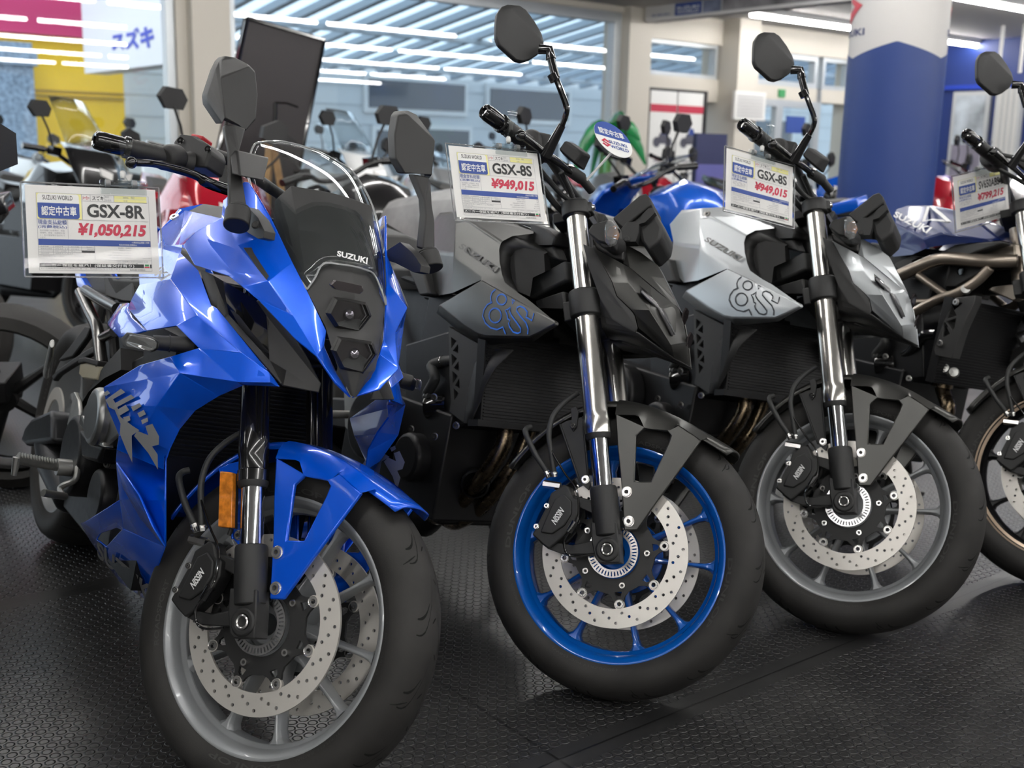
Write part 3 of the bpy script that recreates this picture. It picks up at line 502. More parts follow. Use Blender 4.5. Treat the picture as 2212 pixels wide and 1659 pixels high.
# header box hung below the ceiling
hd = tag(rob('hanging_banner_box', [(8.60, 8.76, 5.6, 8.8, 2.47, CZ-.002)], mat('banner_box_white', (.62, .61, .60), .6)), 'long white hanging box with printed panels under the ceiling beside the middle pillar', 'signboard')
m = MB()
def fa(b, z, d=0): return R3(8.598-d, b, z)
for k, b0, b1, mt in (('blue_panel', 8.016, 8.377, ink_blue), ('photo_panel', 5.75, 7.75, mat('banner_photo', (.20, .19, .20), .5, noise=.8, nscale=3)), ('grey_panel', 7.76, 8.0, mat('banner_mid', (.16, .18, .26), .5, noise=.7, nscale=4))):
    m = MB(); m.poly([fa(b1, 2.50), fa(b0, 2.50), fa(b0, 2.615), fa(b1, 2.615)]); ob(k, m, mt, hd)
m = MB(); quad_text(m, 'SUZUKI', fa(8.35, 2.585, .001), fa(8.05, 2.585, .001), fa(8.05, 2.55, .001), fa(8.35, 2.55, .001), .02); quad_text(m, 'WORLD', fa(8.35, 2.542, .001), fa(8.05, 2.542, .001), fa(8.05, 2.515, .001), fa(8.35, 2.515, .001), .02); ob('white_lettering', m, ink_white, hd)
m = MB(); quad_text(m, 'SUZUKI', fa(8.70, 2.535, .001), fa(8.45, 2.535, .001), fa(8.45, 2.515, .001), fa(8.70, 2.515, .001), .02); ob('blue_lettering', m, ink_blue, hd)
# round column with a wrap
cc = R3(5.45, 3.66); RC = .25
col = MB(); n = 64; rows = [[], [], [], []]
def edge(t): return 1.655+.085*max(0, 1-abs(((t+pi) % (pi/2)-pi/4))/(pi/4))*1.0
ax_ = math.atan2(-cc.y, -cc.x)
colm = mat('column_white', (.70, .68, .655), .5)
col.lathe([(RC, FZ), (RC, CZ)], o=(cc.x, cc.y, 0), n=64); c_ = tag(ob('round_column', col, colm), 'thick round column wrapped in blue below and white above, right of centre', 'column'); c_['kind'] = 'structure'
m = MB(); P = []
for i in range(129):
    t = ax_-pi+2*pi*i/128; rel = (t-ax_+pi/3+.02) % (2*pi/3)-pi/3
    P.append((V((cc.x+(RC+.002)*cos(t), cc.y+(RC+.002)*sin(t), FZ)), V((cc.x+(RC+.002)*cos(t), cc.y+(RC+.002)*sin(t), 1.72-.065*abs(rel)**1.0/.9))))
m.grid([[p[k] for p in P] for k in (0, 1)]); ob('blue_wrap', m, mat('wrap_blue', (.018, .048, .20), .45), c_)
def colpt(t, z, d=.003): return V((cc.x+(RC+d)*cos(t), cc.y+(RC+d)*sin(t), z))
def onto_col(mb, tc, zc, w, h):
    o = MB(); o.f = mb.f; o.m = mb.m; o.v = [tuple(colpt(tc+(x-.5)*w/RC, zc+(y-.5)*h)) for x, y, *_ in mb.v]; return o
for k in (-1, 1):
    tc = ax_+radians(-77 if k < 0 else 106)
    g = MB(); vs, fs = glyphs('SUZUKI', .02); g.add([(x, y, 0) for x, y in vs], fs); ob('wrap_lettering', onto_col(g, tc, 1.775, .30, .036), mat('wrap_text_blue', (.02, .03, .14), .45), c_)
    g = MB(); e = MB(); s_emblem(e, V((0, 0, 0)), V((1, 0, 0)), V((0, 1, 0)), 1); g.add([((x+1)/2, (y+1)/2, 0) for x, y, z in e.v], [f for f in e.f if len(f) == 3][::2]); split(g, 3); ob('wrap_emblem', onto_col(g, tc, 1.945, .26, .24), mat('wrap_red', (.60, .02, .05), .45), c_)
# tube lamps in rows parallel to the window wall
LG = 'fluorescent ceiling lamps in rows'
def lamp(a0, a1, b, label):
    f = rob('ceiling_lamp', [(a0, a1, b-.05, b+.05, 2.565, CZ)], mat('lamp_housing', (.7, .7, .69), .5)); tag(f, label, 'lamp', LG)
    m = MB(); m.tube([R3(a0+.02, b, 2.545), R3(a1-.02, b, 2.545)], .022, 10); ob('fluorescent_tube', m, tube_mat, f)
for b in (8.0, 5.85, 3.4, .9, -1.6, -4.1):
    for a0 in (9.3, 11.85, 6.75, 4.2, 1.65, -.9, -3.45, -6.0):
        if b > 8 and a0 < 9: continue
        if b == 8.0 and a0 < 9: continue
        q = 'white fluorescent tube lamp under the ceiling, part of the rows above the showroom'
        if b == 8.0 and a0 == 9.3: q = 'fluorescent ceiling lamp left of the round column'
        elif b == 8.0: q = 'short looking fluorescent ceiling lamp just right of the round column'
        elif b == 5.85 and a0 == 9.3: q = 'long fluorescent ceiling lamp nearest the blue wall, in front of the column row'
        lamp(a0, a0+2.45, b, q)
# ---------------------------------------------------------------- outside the glass
og = MB(); rbox(og, -20, 30, 9.3, 40, -.15, -.02); struct(ob('pavement', og, mat('pavement', (.42, .42, .41), .7)))
poly_m = bpy.data.materials.new('polycarbonate_sheet'); poly_m.use_nodes = True; t_ = poly_m.node_tree; t_.nodes.clear()
o_ = t_.nodes.new('ShaderNodeOutputMaterial'); a_ = t_.nodes.new('ShaderNodeBsdfTranslucent'); b_ = t_.nodes.new('ShaderNodeBsdfDiffuse'); x_ = t_.nodes.new('ShaderNodeMixShader'); a_.inputs[0].default_value = (.88, .95, 1, 1); b_.inputs[0].default_value = (.8, .86, .9, 1); x_.inputs[0].default_value = .2
t_.links.new(a_.outputs[0], x_.inputs[1]); t_.links.new(b_.outputs[0], x_.inputs[2]); t_.links.new(x_.outputs[0], o_.inputs[0])
def cz(b): return 3.34-.14*(b-9.3)
def rslab(m, a0, a1, b0, b1, dz0, dz1):
    m.hexa([R3(a0, b0, cz(b0)+dz0), R3(a1, b0, cz(b0)+dz0), R3(a1, b1, cz(b1)+dz0), R3(a0, b1, cz(b1)+dz0), R3(a0, b0, cz(b0)+dz1), R3(a1, b0, cz(b0)+dz1), R3(a1, b1, cz(b1)+dz1), R3(a0, b1, cz(b1)+dz1)])
m = MB(); rslab(m, 5.0, 26, 9.3, 16.2, 0, .01); cn = ob('canopy_roof', m, poly_m); tag(cn, 'translucent corrugated canopy roof over the yard behind the windows', 'canopy')
m = MB()
for i in range(44): rslab(m, 5.0+i*.48, 5.10+i*.48, 9.35, 16.1, -.10, -.005)
ob('rafters', m, mat('rafter_paint', (.42, .48, .54), .5), cn)
m = MB()
for b in (11.2, 13.4, 15.4): rslab(m, 5, 26, b, b+.06, -.16, -.10)
ob('purlins', m, mat('purlin_paint', (.55, .62, .68), .5), cn)
siding = mat('white_siding', (.60, .66, .70), .6, bump=.1, bscale=3)
dark_win = mat('dark_window', (.06, .08, .10), .15, coat=.3)
bw = rob('outer_building', [(5.6, 28, 16.3, 16.6, -.02, 2.9)], siding); tag(bw, 'white sided building across the yard behind the middle window', 'building')
for i in range(9): pass
rob('siding_lines', [(5.6, 28, 16.29, 16.3, z, z+.012) for z in (.3, .6, .9, 1.2, 1.5, 1.8, 2.1)], mat('siding_line_grey', (.38, .43, .47), .6), bw)  # thin darker grey strips across the siding
wf = mat('white_window_frame', (.72, .76, .78), .5)
for (a0, a1, z0, z1) in ((9.75, 11.65, 1.78, 2.22), (12.2, 14.0, 1.70, 2.2), (9.9, 10.5, .02, 1.42), (10.85, 11.75, .02, 1.46), (12.7, 13.8, .4, 1.3), (15.5, 17.2, .5, 1.9), (18.5, 20.5, .3, 1.9)):
    f = rob('window', [(a0-.08, a1+.08, 16.24, 16.29, z0-.08, z1+.08)], wf, bw); rob('pane', [(a0, a1, 16.225, 16.24, z0, z1)], dark_win, f)
rob('red_notice', [(12.75, 13.3, 16.215, 16.224, 1.25, 1.38)], ink_red, bw)
# yellow shop at the far left
yl = rob('yellow_shop', [(2.2, 5.05, 14.2, 14.6, -.02, 2.33)], mat('yellow_wall', (.80, .52, .012), .5, noise=.06, nscale=2)); tag(yl, 'bright yellow shop wall under a crimson fascia outside the left window', 'building')
rob('crimson_fascia', [(2.0, 5.9, 14.05, 14.6, 2.33, 3.3)], mat('crimson_fascia', (.50, .028, .13), .5), yl)
rob('wall_joint', [(2.2, 5.05, 14.18, 14.2, 1.70, 1.72), (2.2, 5.05, 14.16, 14.2, 1.64, 1.66)], mat('joint_dark', (.35, .22, .02), .6), yl)
rob('stone_pillar', [(3.40, 3.86, 13.7, 14.1, -.02, 2.2), (3.3, 3.9, 13.66, 14.14, 1.95, 2.12)], mat('blue_grey_stone', (.22, .30, .40), .7, noise=.4, nscale=25), yl)
sb = rob('sign_reflection_block', [(4.2, 4.45, 10.5, 13.0, 1.86, 2.75)], mat('reflected_sign_white', (.80, .82, .86), .5)); tag(sb, 'white block with blue characters standing in for a hanging sign reflected in the glass, left of the first pillar', 'signboard')  # solid block added in place of a sign's reflection in the glass
m = MB(); m2 = lambda b, z: R3(4.195, b, z); quad_text(m, 'スズキ', m2(12.1, 2.23), m2(10.92, 2.24), m2(10.92, 2.02), m2(12.1, 2.05), .05); ob('blue_lettering', m, mat('reflected_sign_blue', (.05, .10, .55), .5), sb)
gs = rob('green_notice', [(5.15, 5.85, 13.0, 13.03, 1.55, 1.82)], mat('notice_white', (.72, .74, .72), .6)); tag(gs, 'white notice with a green wave beside the left pillar outside', 'notice')
rob('green_band', [(5.2, 5.8, 12.985, 12.999, 1.73, 1.80)], ink_green, gs); rob('blue_label', [(5.45, 5.8, 12.985, 12.999, 1.42, 1.55)], ink_blue, gs)
rob('white_van_body', [(-1, 5.9, 13.1, 13.6, .0, .62)], mat('parked_white', (.74, .76, .77), .4), None)['label'] = 'low white fence in front of the yellow shop'
bpy.data.objects['white_van_body'].name = 'low_white_fence'; bpy.data.objects['low_white_fence']['category'] = 'fence'
# posters and papers on the window wall
pb = rob('poster_board', [(8.80, 9.72, 8.90, 8.94, .72, 1.83)], mat('board_black', (.02, .02, .022), .5)); tag(pb, 'black framed board with two white posters beside the middle pillar', 'poster board')
for a0 in (8.82, 9.24):
    p_ = rob('poster', [(a0, a0+.40, 8.885, 8.899, .82, 1.80)], ink_white, pb); rob('red_band', [(a0, a0+.40, 8.880, 8.884, 1.58, 1.66)], ink_red, p_)
    m = MB(); q = lambda x, z: R3(a0+x, 8.879, z)
    for x in (.11, .29): m.poly([q(x+.055*cos(2*pi*i/20), 1.26+.055*sin(2*pi*i/20)) for i in range(20)])
    m.poly([q(.10, 1.26), q(.16, 1.36), q(.28, 1.34), q(.30, 1.27), q(.2, 1.24)]); ob('motorcycle_print', m, mat('poster_print', (.10, .10, .13), .5), p_)
    m = MB(); m.poly([q(.17, 1.33), q(.20, 1.42), q(.26, 1.41), q(.28, 1.34)]); ob('blue_print', m, ink_blue, p_)
    rob('text_lines', [(a0+.08, a0+.32, 8.880, 8.884, z, z+.022) for z in (1.05, 1.0, .92)], ink_grey, p_)
nt = rob('notice_papers', [(9.86, 10.38, 8.62, 8.66, 1.53, 1.84)], paper); tag(nt, 'white printed papers taped on the second pillar', 'notice')
rob('text_lines', [(9.90, 10.33, 8.612, 8.618, 1.57+.035*i, 1.578+.035*i) for i in range(7)], ink_grey, nt)
ex = rob('exit_sign', [(11.02, 11.14, 8.96, 8.975, 1.83, 1.92)], ink_green); tag(ex, 'small green emergency exit sticker above the glass door', 'sign')
bs = rob('blue_sticker', [(11.25, 11.60, 9.0, 9.015, 1.42, 1.62)], ink_blue); tag(bs, 'blue rectangular sticker on the glass door', 'sticker')
# posters on the blue wall
for b0, b1, z0, z1, lb in ((7.72, 8.22, .84, 1.99, 'tall framed photo poster on the blue wall right of the column'), (6.3, 7.12, .84, 1.93, 'silver framed display board with a blue print, beyond the ribbed panel on the blue wall')):
    f = rob('framed_poster', [(13.54, 13.6, b0, b1, z0, z1)], mat('silver_frame', (.62, .63, .64), .3, .3)); tag(f, lb, 'poster')
    s_ = rob('poster_sheet', [(13.53, 13.54, b0+.05, b1-.05, z0+.05, z1-.05)], mat('poster_sky', (.50, .55, .60), .5, noise=.5, nscale=3), f)
    if b0 > 7: rob('poster_lower', [(13.525, 13.53, b0+.05, b1-.05, z0+.05, z0+.5)], mat('poster_mauve', (.25, .23, .29), .5, noise=.3, nscale=4), s_)
    else: rob('poster_blue', [(13.525, 13.53, b0+.25, b1-.12, 1.3, 1.75)], mat('poster_cyan', (.10, .32, .62), .5), s_)
sp = rob('slat_panel', [(13.50, 13.6, 7.30, 7.62, .3, 2.02)], mat('slat_white', (.60, .61, .61), .5)); tag(sp, 'white ribbed display panel between the posters on the blue wall', 'display panel')
rob('slat_ribs', [(13.485, 13.5, 7.33+.07*i, 7.36+.07*i, .3, 2.02) for i in range(4)], whitep, sp)
pg = rob('perforated_panel', [(12.6, 12.64, 7.2, 7.75, .25, .75)], mat('pegboard_white', (.58, .58, .57), .5)); tag(pg, 'white perforated low panel behind the navy motorcycle', 'panel')
ps = MB()
for b in (7.0, 6.75): ps.tube([R3(12.4, b, 2.1), R3(12.4, b, CZ)], .02, 10)
tag(ob('ceiling_hanger', ps, whitep), 'pair of thin white rods hanging from the ceiling in front of the blue wall', 'hanger')
def T(k): return [V(p)/1000 for p in TR[k][0]]
def panel(k):
    m = MB(); m.add(T(k), [tuple(f) for f in TR[k][1]]); return m
RK = radians(25); AX = V((-sin(RK), 0, cos(RK))); A0 = V((.104, 0, 0)); FA = V((0, 0, .3)); Y = V((0, 1, 0))
def fk(L, y=0): return FA+AX*L+Y*y
def steer(d): return M4.Translation(A0) @ M4.Rotation(d, 4, AX) @ M4.Translation(-A0)
def both(fn):
    for s in (1, -1): fn(s)
def sm(m, s): return m if s > 0 else m.mirror()
# ---- meshes of the front wheel, built once
def tyre_prof(hw, R):
    k = hw/.060
    return [(.224, -.046*k), (.230, -.053*k), (R-.056, -.0592*k), (R-.042, -hw), (R-.028, -.0565*k), (R-.015, -.0455*k), (R-.0055, -.0285*k), (R-.0012, -.0125*k), (R, 0)]
def full(p): return p+[(r, -h) for r, h in p[:-1][::-1]]
def on_tyre(p, h):
    a = [q for q in p]; h = -abs(h)
    for (r0, h0), (r1, h1) in zip(a[3:], a[4:]):
        if h0 <= h <= h1: t = (h-h0)/(h1-h0); return r0*(1-t)+r1*t
    return a[-1][0]
def make_tyre(hw, R, ng=15, cols=1):
    p = tyre_prof(hw, R); m = MB(); m.lathe(full(p), ax=(0, 1, 0), n=96, ref=(1, 0, 0))
    m.mi = 1
    def strip(h0, h1, a0, a1, wd, bend=0, n=8):
        vs = []
        for i in range(n+1):
            t = i/n; h = h0+(h1-h0)*t; a = a0+(a1-a0)*t+bend*sin(pi*t); w_ = wd*(.35+.65*sin(pi*min(max(t, .06), .94)))
            r = on_tyre(p, h)+.0004; da = w_/r/2
            for s in (-1, 1): vs.append((cos(a+s*da)*r, h, -sin(a+s*da)*r))
        m.add(vs, [(2*i, 2*i+1, 2*i+3, 2*i+2) for i in range(n)])
    for s in (-1, 1):
        for k in range(ng):
            a = 2*pi*k/ng+(.2 if s > 0 else 0)
            strip(s*.004, s*.044, a, a+.34, .0042, .12); strip(s*.018, s*.043, a+.16, a+.25, .006, .03); strip(s*.002, s*.012, a+.24, a+.27, .005)
            if k % 2: strip(s*.030, s*.052*hw/.06, a+.30, a+.34, .003)
    m.mi = 2
    def ring_text(txt, ac, span, r0, r1, s, bold=.02):
        vs, fs = glyphs(txt, bold)
        o = []
        for x, y in vs:
            a = ac+(.5-x)*span*(1 if s < 0 else -1)*-1; r = r0+(r1-r0)*y
            h = -(.0535+(r-.230)/(R-.056-.230)*.0057)*hw/.06-.0006
            o.append((cos(a)*r, h if s < 0 else -h, -sin(a)*r))
        m.add(o, fs)
    for s in (-1, 1):
        ring_text('DUNLOP', .5, .62, .2325, .2425, s); ring_text('DUNLOP', .5+pi, .62, .2325, .2425, s)
        ring_text('120/70ZR17 M/C (58W)', 2.0, .62, .233, .239, s, 0); ring_text('ROADSPORT', 2.05+pi, .5, .2325, .2405, s)
        ring_text('TUBELESS  RADIAL', 3.0, .42, .233, .2375, s, 0)
    return m
def make_rim(w, ns=5, half=15.8, ph=0, spoke='thin'):
    m = MB(); k = w/.050
    pr = [(.2285, -.050), (.2235, -.0505), (.2175, -.046), (.2125, -.040), (.2085, -.026), (.2005, -.018), (.1985, 0)]
    pr = [(r, h*k) for r, h in pr]; pr = pr+[(r, -h) for r, h in pr[:-1][::-1]]
    pr += [(.2275, .045*k), (.2225, .040*k), (.212, .022*k), (.212, -.022*k), (.2225, -.040*k), (.2275, -.045*k)]
    m.lathe(pr, ax=(0, 1, 0), n=96, closed=True, ref=(1, 0, 0))
    m.lathe([(.019, -.055), (.034, -.055), (.040, -.046), (.047, -.040), (.047, .040), (.040, .046), (.034, .055), (.019, .055)], ax=(0, 1, 0), n=40, closed=True)
    m.lathe([(.047, -.058), (.079, -.058), (.079, -.050), (.047, -.044)], ax=(0, 1, 0), n=60, closed=True)
    m.lathe([(.047, .044), (.079, .050), (.079, .058), (.047, .058)], ax=(0, 1, 0), n=60, closed=True)
    for i in range(ns):
        for s in (-1, 1) if half else (0,):
            a = radians(ph+360*i/ns+s*half); d = V((cos(a), 0, sin(a))); t = V((-sin(a), 0, cos(a)))
            rows = []
            thin = ((.040, .017, .040), (.085, .0062, .026), (.15, .0050, .019), (.178, .0058, .018), (.192, .0095, .019), (.2005, .019, .021))
            wide = ((.040, .020, .036), (.10, .013, .026), (.165, .012, .02), (.19, .016, .02), (.2, .024, .021))
            for r, tw, ax_ in (thin if spoke == 'thin' else wide):
                c = d*r+t*(s*(.2-r)*.02)
                rows.append([c+t*tw*u+Y*ax_*v for u, v in ((1, .55), (.45, 1), (-.45, 1), (-1, .55), (-1, -.55), (-.45, -1), (.45, -1), (1, -.55))])
            m.grid(rows, True)
    return m
def disc_loops(ri, ro, nh, y):
    c = lambda r, n, o=(0, 0), a0=0: [V((o[0]+r*cos(a0+2*pi*i/n), y, o[1]+r*sin(a0+2*pi*i/n))) for i in range(n)]
    L = [c(ro, 96), c(ri, 96)]
    for k in range(nh):
        for j, (r, o) in enumerate(((.125, 0), (.1345, .33), (.1445, .66))):
            a = 2*pi*(k+o)/nh; L.append(c(.0033, 8, (r*cos(a), r*sin(a))))
    return L
def make_disc(y, ro=.155, nb=8, ph=0):
    m = MB(); L = disc_loops(.1155, ro, 20, y-.0025)
    m.plate(L, (0, .005, 0))
    for k in range(nb):   # ears around the floating buttons
        a = radians(ph+360*k/nb); c = V((.1075*cos(a), y, .1075*sin(a)))
        m.lathe([(.0062, -.0034), (.0105, -.0034), (.0105, .0034), (.0062, .0034)], o=c, ax=(0, 1, 0), n=20, closed=True)
    return m
def make_carrier(y, nb=8, ph=0, nbolt=5, phb=0):
    m = MB(); o = []
    for k in range(nb):
        a = radians(ph+360*k/nb)
        for da, r in ((-21, .086), (-14, .0865), (-8.5, .093), (-5.2, .103), (5.2, .103), (8.5, .093), (14, .0865)):
            q = a+radians(da); o.append(V((r*cos(q), y-.003, r*sin(q))))
    L = [o, [V((.055*cos(2*pi*i/48), y-.003, .055*sin(2*pi*i/48))) for i in range(48)]]
    for k in range(nb):
        a = radians(ph+360*k/nb)
        L.append([V((r*cos(a+radians(q)), y-.003, r*sin(a+radians(q)))) for q, r in ((-5.5, .082), (0, .0815), (5.5, .082), (3.2, .092), (0, .0955), (-3.2, .092))])
    m.plate(L, (0, .006, 0)); return m
def make_buttons(y, s, nb=8, ph=0, nbolt=5, phb=0):
    m = MB(True); d = -s
    for k in range(nb):
        a = radians(ph+360*k/nb); c = V((.1065*cos(a), y, .1065*sin(a))); m.cut()
        m.lathe([(.0045, -.004), (.0082, -.004), (.0092, -.0052), (.0092, .0052), (.0082, .004), (.0045, .004)], o=c, ax=(0, 1, 0), n=20, closed=True)
    for k in range(nbolt):
        a = radians(phb+360*k/nbolt); c = V((.071*cos(a), y+d*.003, .071*sin(a))); m.cut()
        m.lathe([(.0025, .0035*d), (.0032, .0055*d), (.0062, .0055*d), (.0068, .0), (.0068, -.002*d)], o=c, ax=(0, 1, 0), n=16); m.mi = 1; m.lathe([(0, .0052*d), (.0030, .0056*d)], o=c, ax=(0, 1, 0), n=6); m.mi = 0
    return m
def make_abs(y):
    c = lambda r, n: [V((r*cos(2*pi*i/n), y, r*sin(2*pi*i/n))) for i in range(n)]
    L = [c(.0535, 80), c(.037, 60)]
    for k in range(44):
        a = 2*pi*k/44; L.append([V((r*cos(a+q), y, r*sin(a+q))) for r, q in ((.0415, -.028), (.0505, -.026), (.0505, .026), (.0415, .028))])
    m = MB(); m.plate(L, (0, .003, 0)); return m
def bolt(m, c, ax, r=.007, h=.004, hexr=.45):
    m.cut(); ax = V(ax).normalized(); m.lathe([(r*1.25, 0), (r*1.2, h*.35), (r, h*.4), (r*.95, h), (r*hexr, h)], o=V(c), ax=ax, n=20)
    k = m.mi; m.mi = 1; m.lathe([(r*hexr*1.02, h*1.01), (r*hexr*.8, h*.9), (0.0, h*.9)], o=V(c), ax=ax, n=6); m.mi = k
MESH = {}
def shared(k, fn, mats, **kw):
    if k not in MESH: MESH[k] = fn().mesh(k, mats, kw.get('ang', 35))
    return MESH[k]
AT = M4.Translation(FA)
def front_end(root, SM, rim_m, ph, fender_m, fork_m, kind):
    W_ = SM @ AT; RP = M4.Rotation(-radians(ph), 4, 'Y')
    ty = ob('front_tyre', shared('front_tyre', lambda: make_tyre(.060, .300), [tyre_m, groove_m, tyretext_m], ang=50), None, root, W_ @ RP)
    rm = ob('front_rim', make_rim(.050), rim_m, root, W_ @ RP, bevel=.0015)
    for s in (1, -1):
        y = -.067*s
        d = ob('brake_disc', shared('brake_disc%d' % s, lambda: make_disc(y, ph=-1.7), [disc_m]), None, root, W_ @ RP)
        ob('disc_carrier', shared('disc_carrier%d' % s, lambda: make_carrier(y+.001*s, ph=-1.7), [cast_black if kind != 'x' else steel]), None, d)
        ob('disc_bolt', make_buttons(y, s, ph=-1.7, phb=-10.7), steel, d)
    ob('sensor_ring', shared('sensor_ring', lambda: make_abs(-.0805), [abs_m]), None, root, W_)
    up = black_tube if kind == 'R' else alu_fork
    for s in (1, -1):
        y = -.107*s; m = MB()
        prof = [(.0, .243), (.0285, .243), (.0292, .249), (.0292, .270), (.0275, .276), (.0262, .290), (.0260, .512), (.0228, .528), (.0228, .742), (.0, .742)]
        if kind == 'R': prof = [(.0, .243), (.0275, .243), (.0280, .262), (.0262, .264), (.0262, .288), (.0270, .290), (.0270, .330), (.0262, .335), (.0262, .72), (0, .72)]
        m.lathe([(r, h) for r, h in prof], o=FA+Y*y, ax=AX, n=40)
        f = ob('fork_leg', m, up, root, SM)
        m = MB(); m.lathe([(0, .232), (.0245, .232), (.027, .238), (.027, .2435), (0, .2435)], o=FA+Y*y, ax=AX, n=32); ob('dust_seal', m, black_pl, f)
        m = MB(); m.cyl(fk(.06, y), fk(.24, y), .0205, n=36); ob('inner_tube', m, chrome, f)
        m = MB(); m.lathe([(0, .132), (.0265, .132), (.0285, .126), (.0285, .075), (.0275, .03), (.0, .02)], o=FA+Y*y, ax=AX, n=32)
        foot = [V((p.x, -.086*s, p.z)) for p in T('forkfoot')]; m.plate([foot], (0, -.040*s, 0))
        m.lathe([(.0125, -.1265*s), (.0135, -.1295*s), (.0225, -.1295*s), (.025, -.126*s), (.025, -.09*s)], o=FA, ax=(0, 1, 0), n=28)
        m.plate([[V((p.x, -.088*s, p.z)) for p in T('calbracket')]], (0, -.022*s, 0)); m.plate([[V((p.x, -.09*s, p.z)) for p in T('calarm')]], (0, -.018*s, 0))
        foot = ob('fork_foot', m, cast_black, f, bevel=.003)
        m = MB(); m.lathe([(.0125, -.1296*s), (.0105, -.131*s), (.0085, -.1296*s), (.0085, -.115*s), (0, -.115*s)], o=FA, ax=(0, 1, 0), n=24); ob('axle_end', m, steel, f)
        c = MB(); c.plate([[V((p.x, -.086*s, p.z)) for p in T('calbody')]], (0, -.034*s, 0)); c.plate([[V((p.x, -.118*s, p.z)) for p in T('calface')]], (0, -.0065*s, 0))
        c.plate([[V((p.x, -.043*s, p.z)) for p in T('calbody')]], (0, -.018*s, 0))
        c = ob('brake_caliper', c, cast_black, root, SM, bevel=.004, seg=3)
        if s > 0:
            m = MB(); q = T('caltext'); quad_text(m, 'NISSIN', *q, bold=.03); ob('lettering', m, white_dec, c)
        m = MB(True); m.cut(); bz = [V((p.x, p.y*s, p.z)) for p in T('banjo')]; m.cyl(bz[0], bz[1], .0085, n=6); m.cyl(bz[0]*.8+bz[1]*.2, bz[1], .0068); 
        for q in (T('calbody')[14], T('calbody')[12]): bolt(m, (q.x, -.12*s, q.z), (0, -s, 0), .005)
        ob('banjo_bolt', m, steel, c)
        m = MB(); h = [V((p.x, p.y*s, p.z)) for p in T('hoseA')]; m.tube(smooth(h), .0062); ob('brake_hose', m, hose_m, root, SM)
        m = MB(); m.tube([h[-2]*.75+h[-1]*.25, h[-1]], [.0072, .006], 10); m.cyl(h[-1]*.5+h[-2]*.5, h[-1]*.6+h[-2]*.4, .0085, n=12); ob('hose_ferrule', m, steel, c)
    m = MB(); h = T('hoseB'); m.tube(smooth(h), .0058); h2 = ob('brake_hose', m, hose_m, root, SM)
    m = MB(); m.tube([h[-2]*.5+h[-1]*.5, h[-1]], [.0075, .0062], 10); m.cyl(h[-1]*.7+h[-2]*.3, h[-1]*.6+h[-2]*.4, .0088, n=12); ob('hose_ferrule', m, steel, h2)
    m = MB(); m.tube(smooth(T('wire')), .0022, 8); q = T('sensor'); m.cyl(q[0], q[1], .0085, n=14); ob('speed_sensor_wire', m, gloss_black, root, SM)
    if kind != 'R':
        m = MB(); m.plate([[V((p.x, -.086, p.z)) for p in T('clipbracket')]], (0, -.004, 0)); b = ob('hose_bracket', m, cast_black, root, SM, bevel=.001)
        m = MB(); bolt(m, T('staybolt')[5]+V((0, .006, 0)), (0, -1, 0), .005, .005); ob('bracket_bolt', m, gloss_black, b)
    fender(root, SM, fender_m, kind)
    # triple clamps
    m = MB(); 
    for s in (1, -1): m.lathe([(.024, .500), (.0335, .502), (.0345, .508), (.0345, .556), (.033, .561), (.024, .562)], o=FA+Y*.107*s, ax=AX, n=36)
    fwd = V((cos(RK), 0, sin(RK)))
    m.hexa([fk(L, y)+fwd*q for L in (.507, .552) for q, y in ((-.055, -.09), (.022, -.09), (.022, .09), (-.055, .09))])
    ob('lower_fork_clamp', m, cast_black, root, SM, bevel=.003)
    m = MB(); L0 = .735 if kind != 'R' else .70
    for s in (1, -1):
        m.lathe([(.0, L0), (.031, L0), (.032, L0+.004), (.032, L0+.03), (.030, L0+.034), (.0, L0+.034)], o=FA+Y*.107*s, ax=AX, n=36)
        m.hexa([fk(L, y*s)+fwd*q for L in (L0+.004, L0+.028) for q, y in ((.01, -.075), (.038, -.088), (.038, -.112), (.01, -.13))])
    m.hexa([fk(L, y)+fwd*q for L in (L0+.006, L0+.03) for q, y in ((-.06, -.085), (.02, -.09), (.02, .09), (-.06, .085))])
    ty_ = ob('upper_fork_clamp', m, cast_black if kind != 'R' else gloss_black, root, SM, bevel=.003)
    m = MB(True); bolt(m, fk(L0+.017, -.104)+fwd*.038, fwd, .006, .005); bolt(m, fk(L0+.017, .104)+fwd*.038, fwd, .006, .005); ob('clamp_bolt', m, steel, ty_)
def smooth(p, n=5):
    p = [V(q) for q in p]; o = []
    for i in range(len(p)-1):
        a = p[max(i-1, 0)]; b = p[i]; c = p[i+1]; d = p[min(i+2, len(p)-1)]
        for k in range(n):
            t = k/n; o.append(.5*((2*b)+(c-a)*t+(2*a-5*b+4*c-d)*t*t+(3*b-a-3*c+d)*t**3))
    return o+[p[-1]]
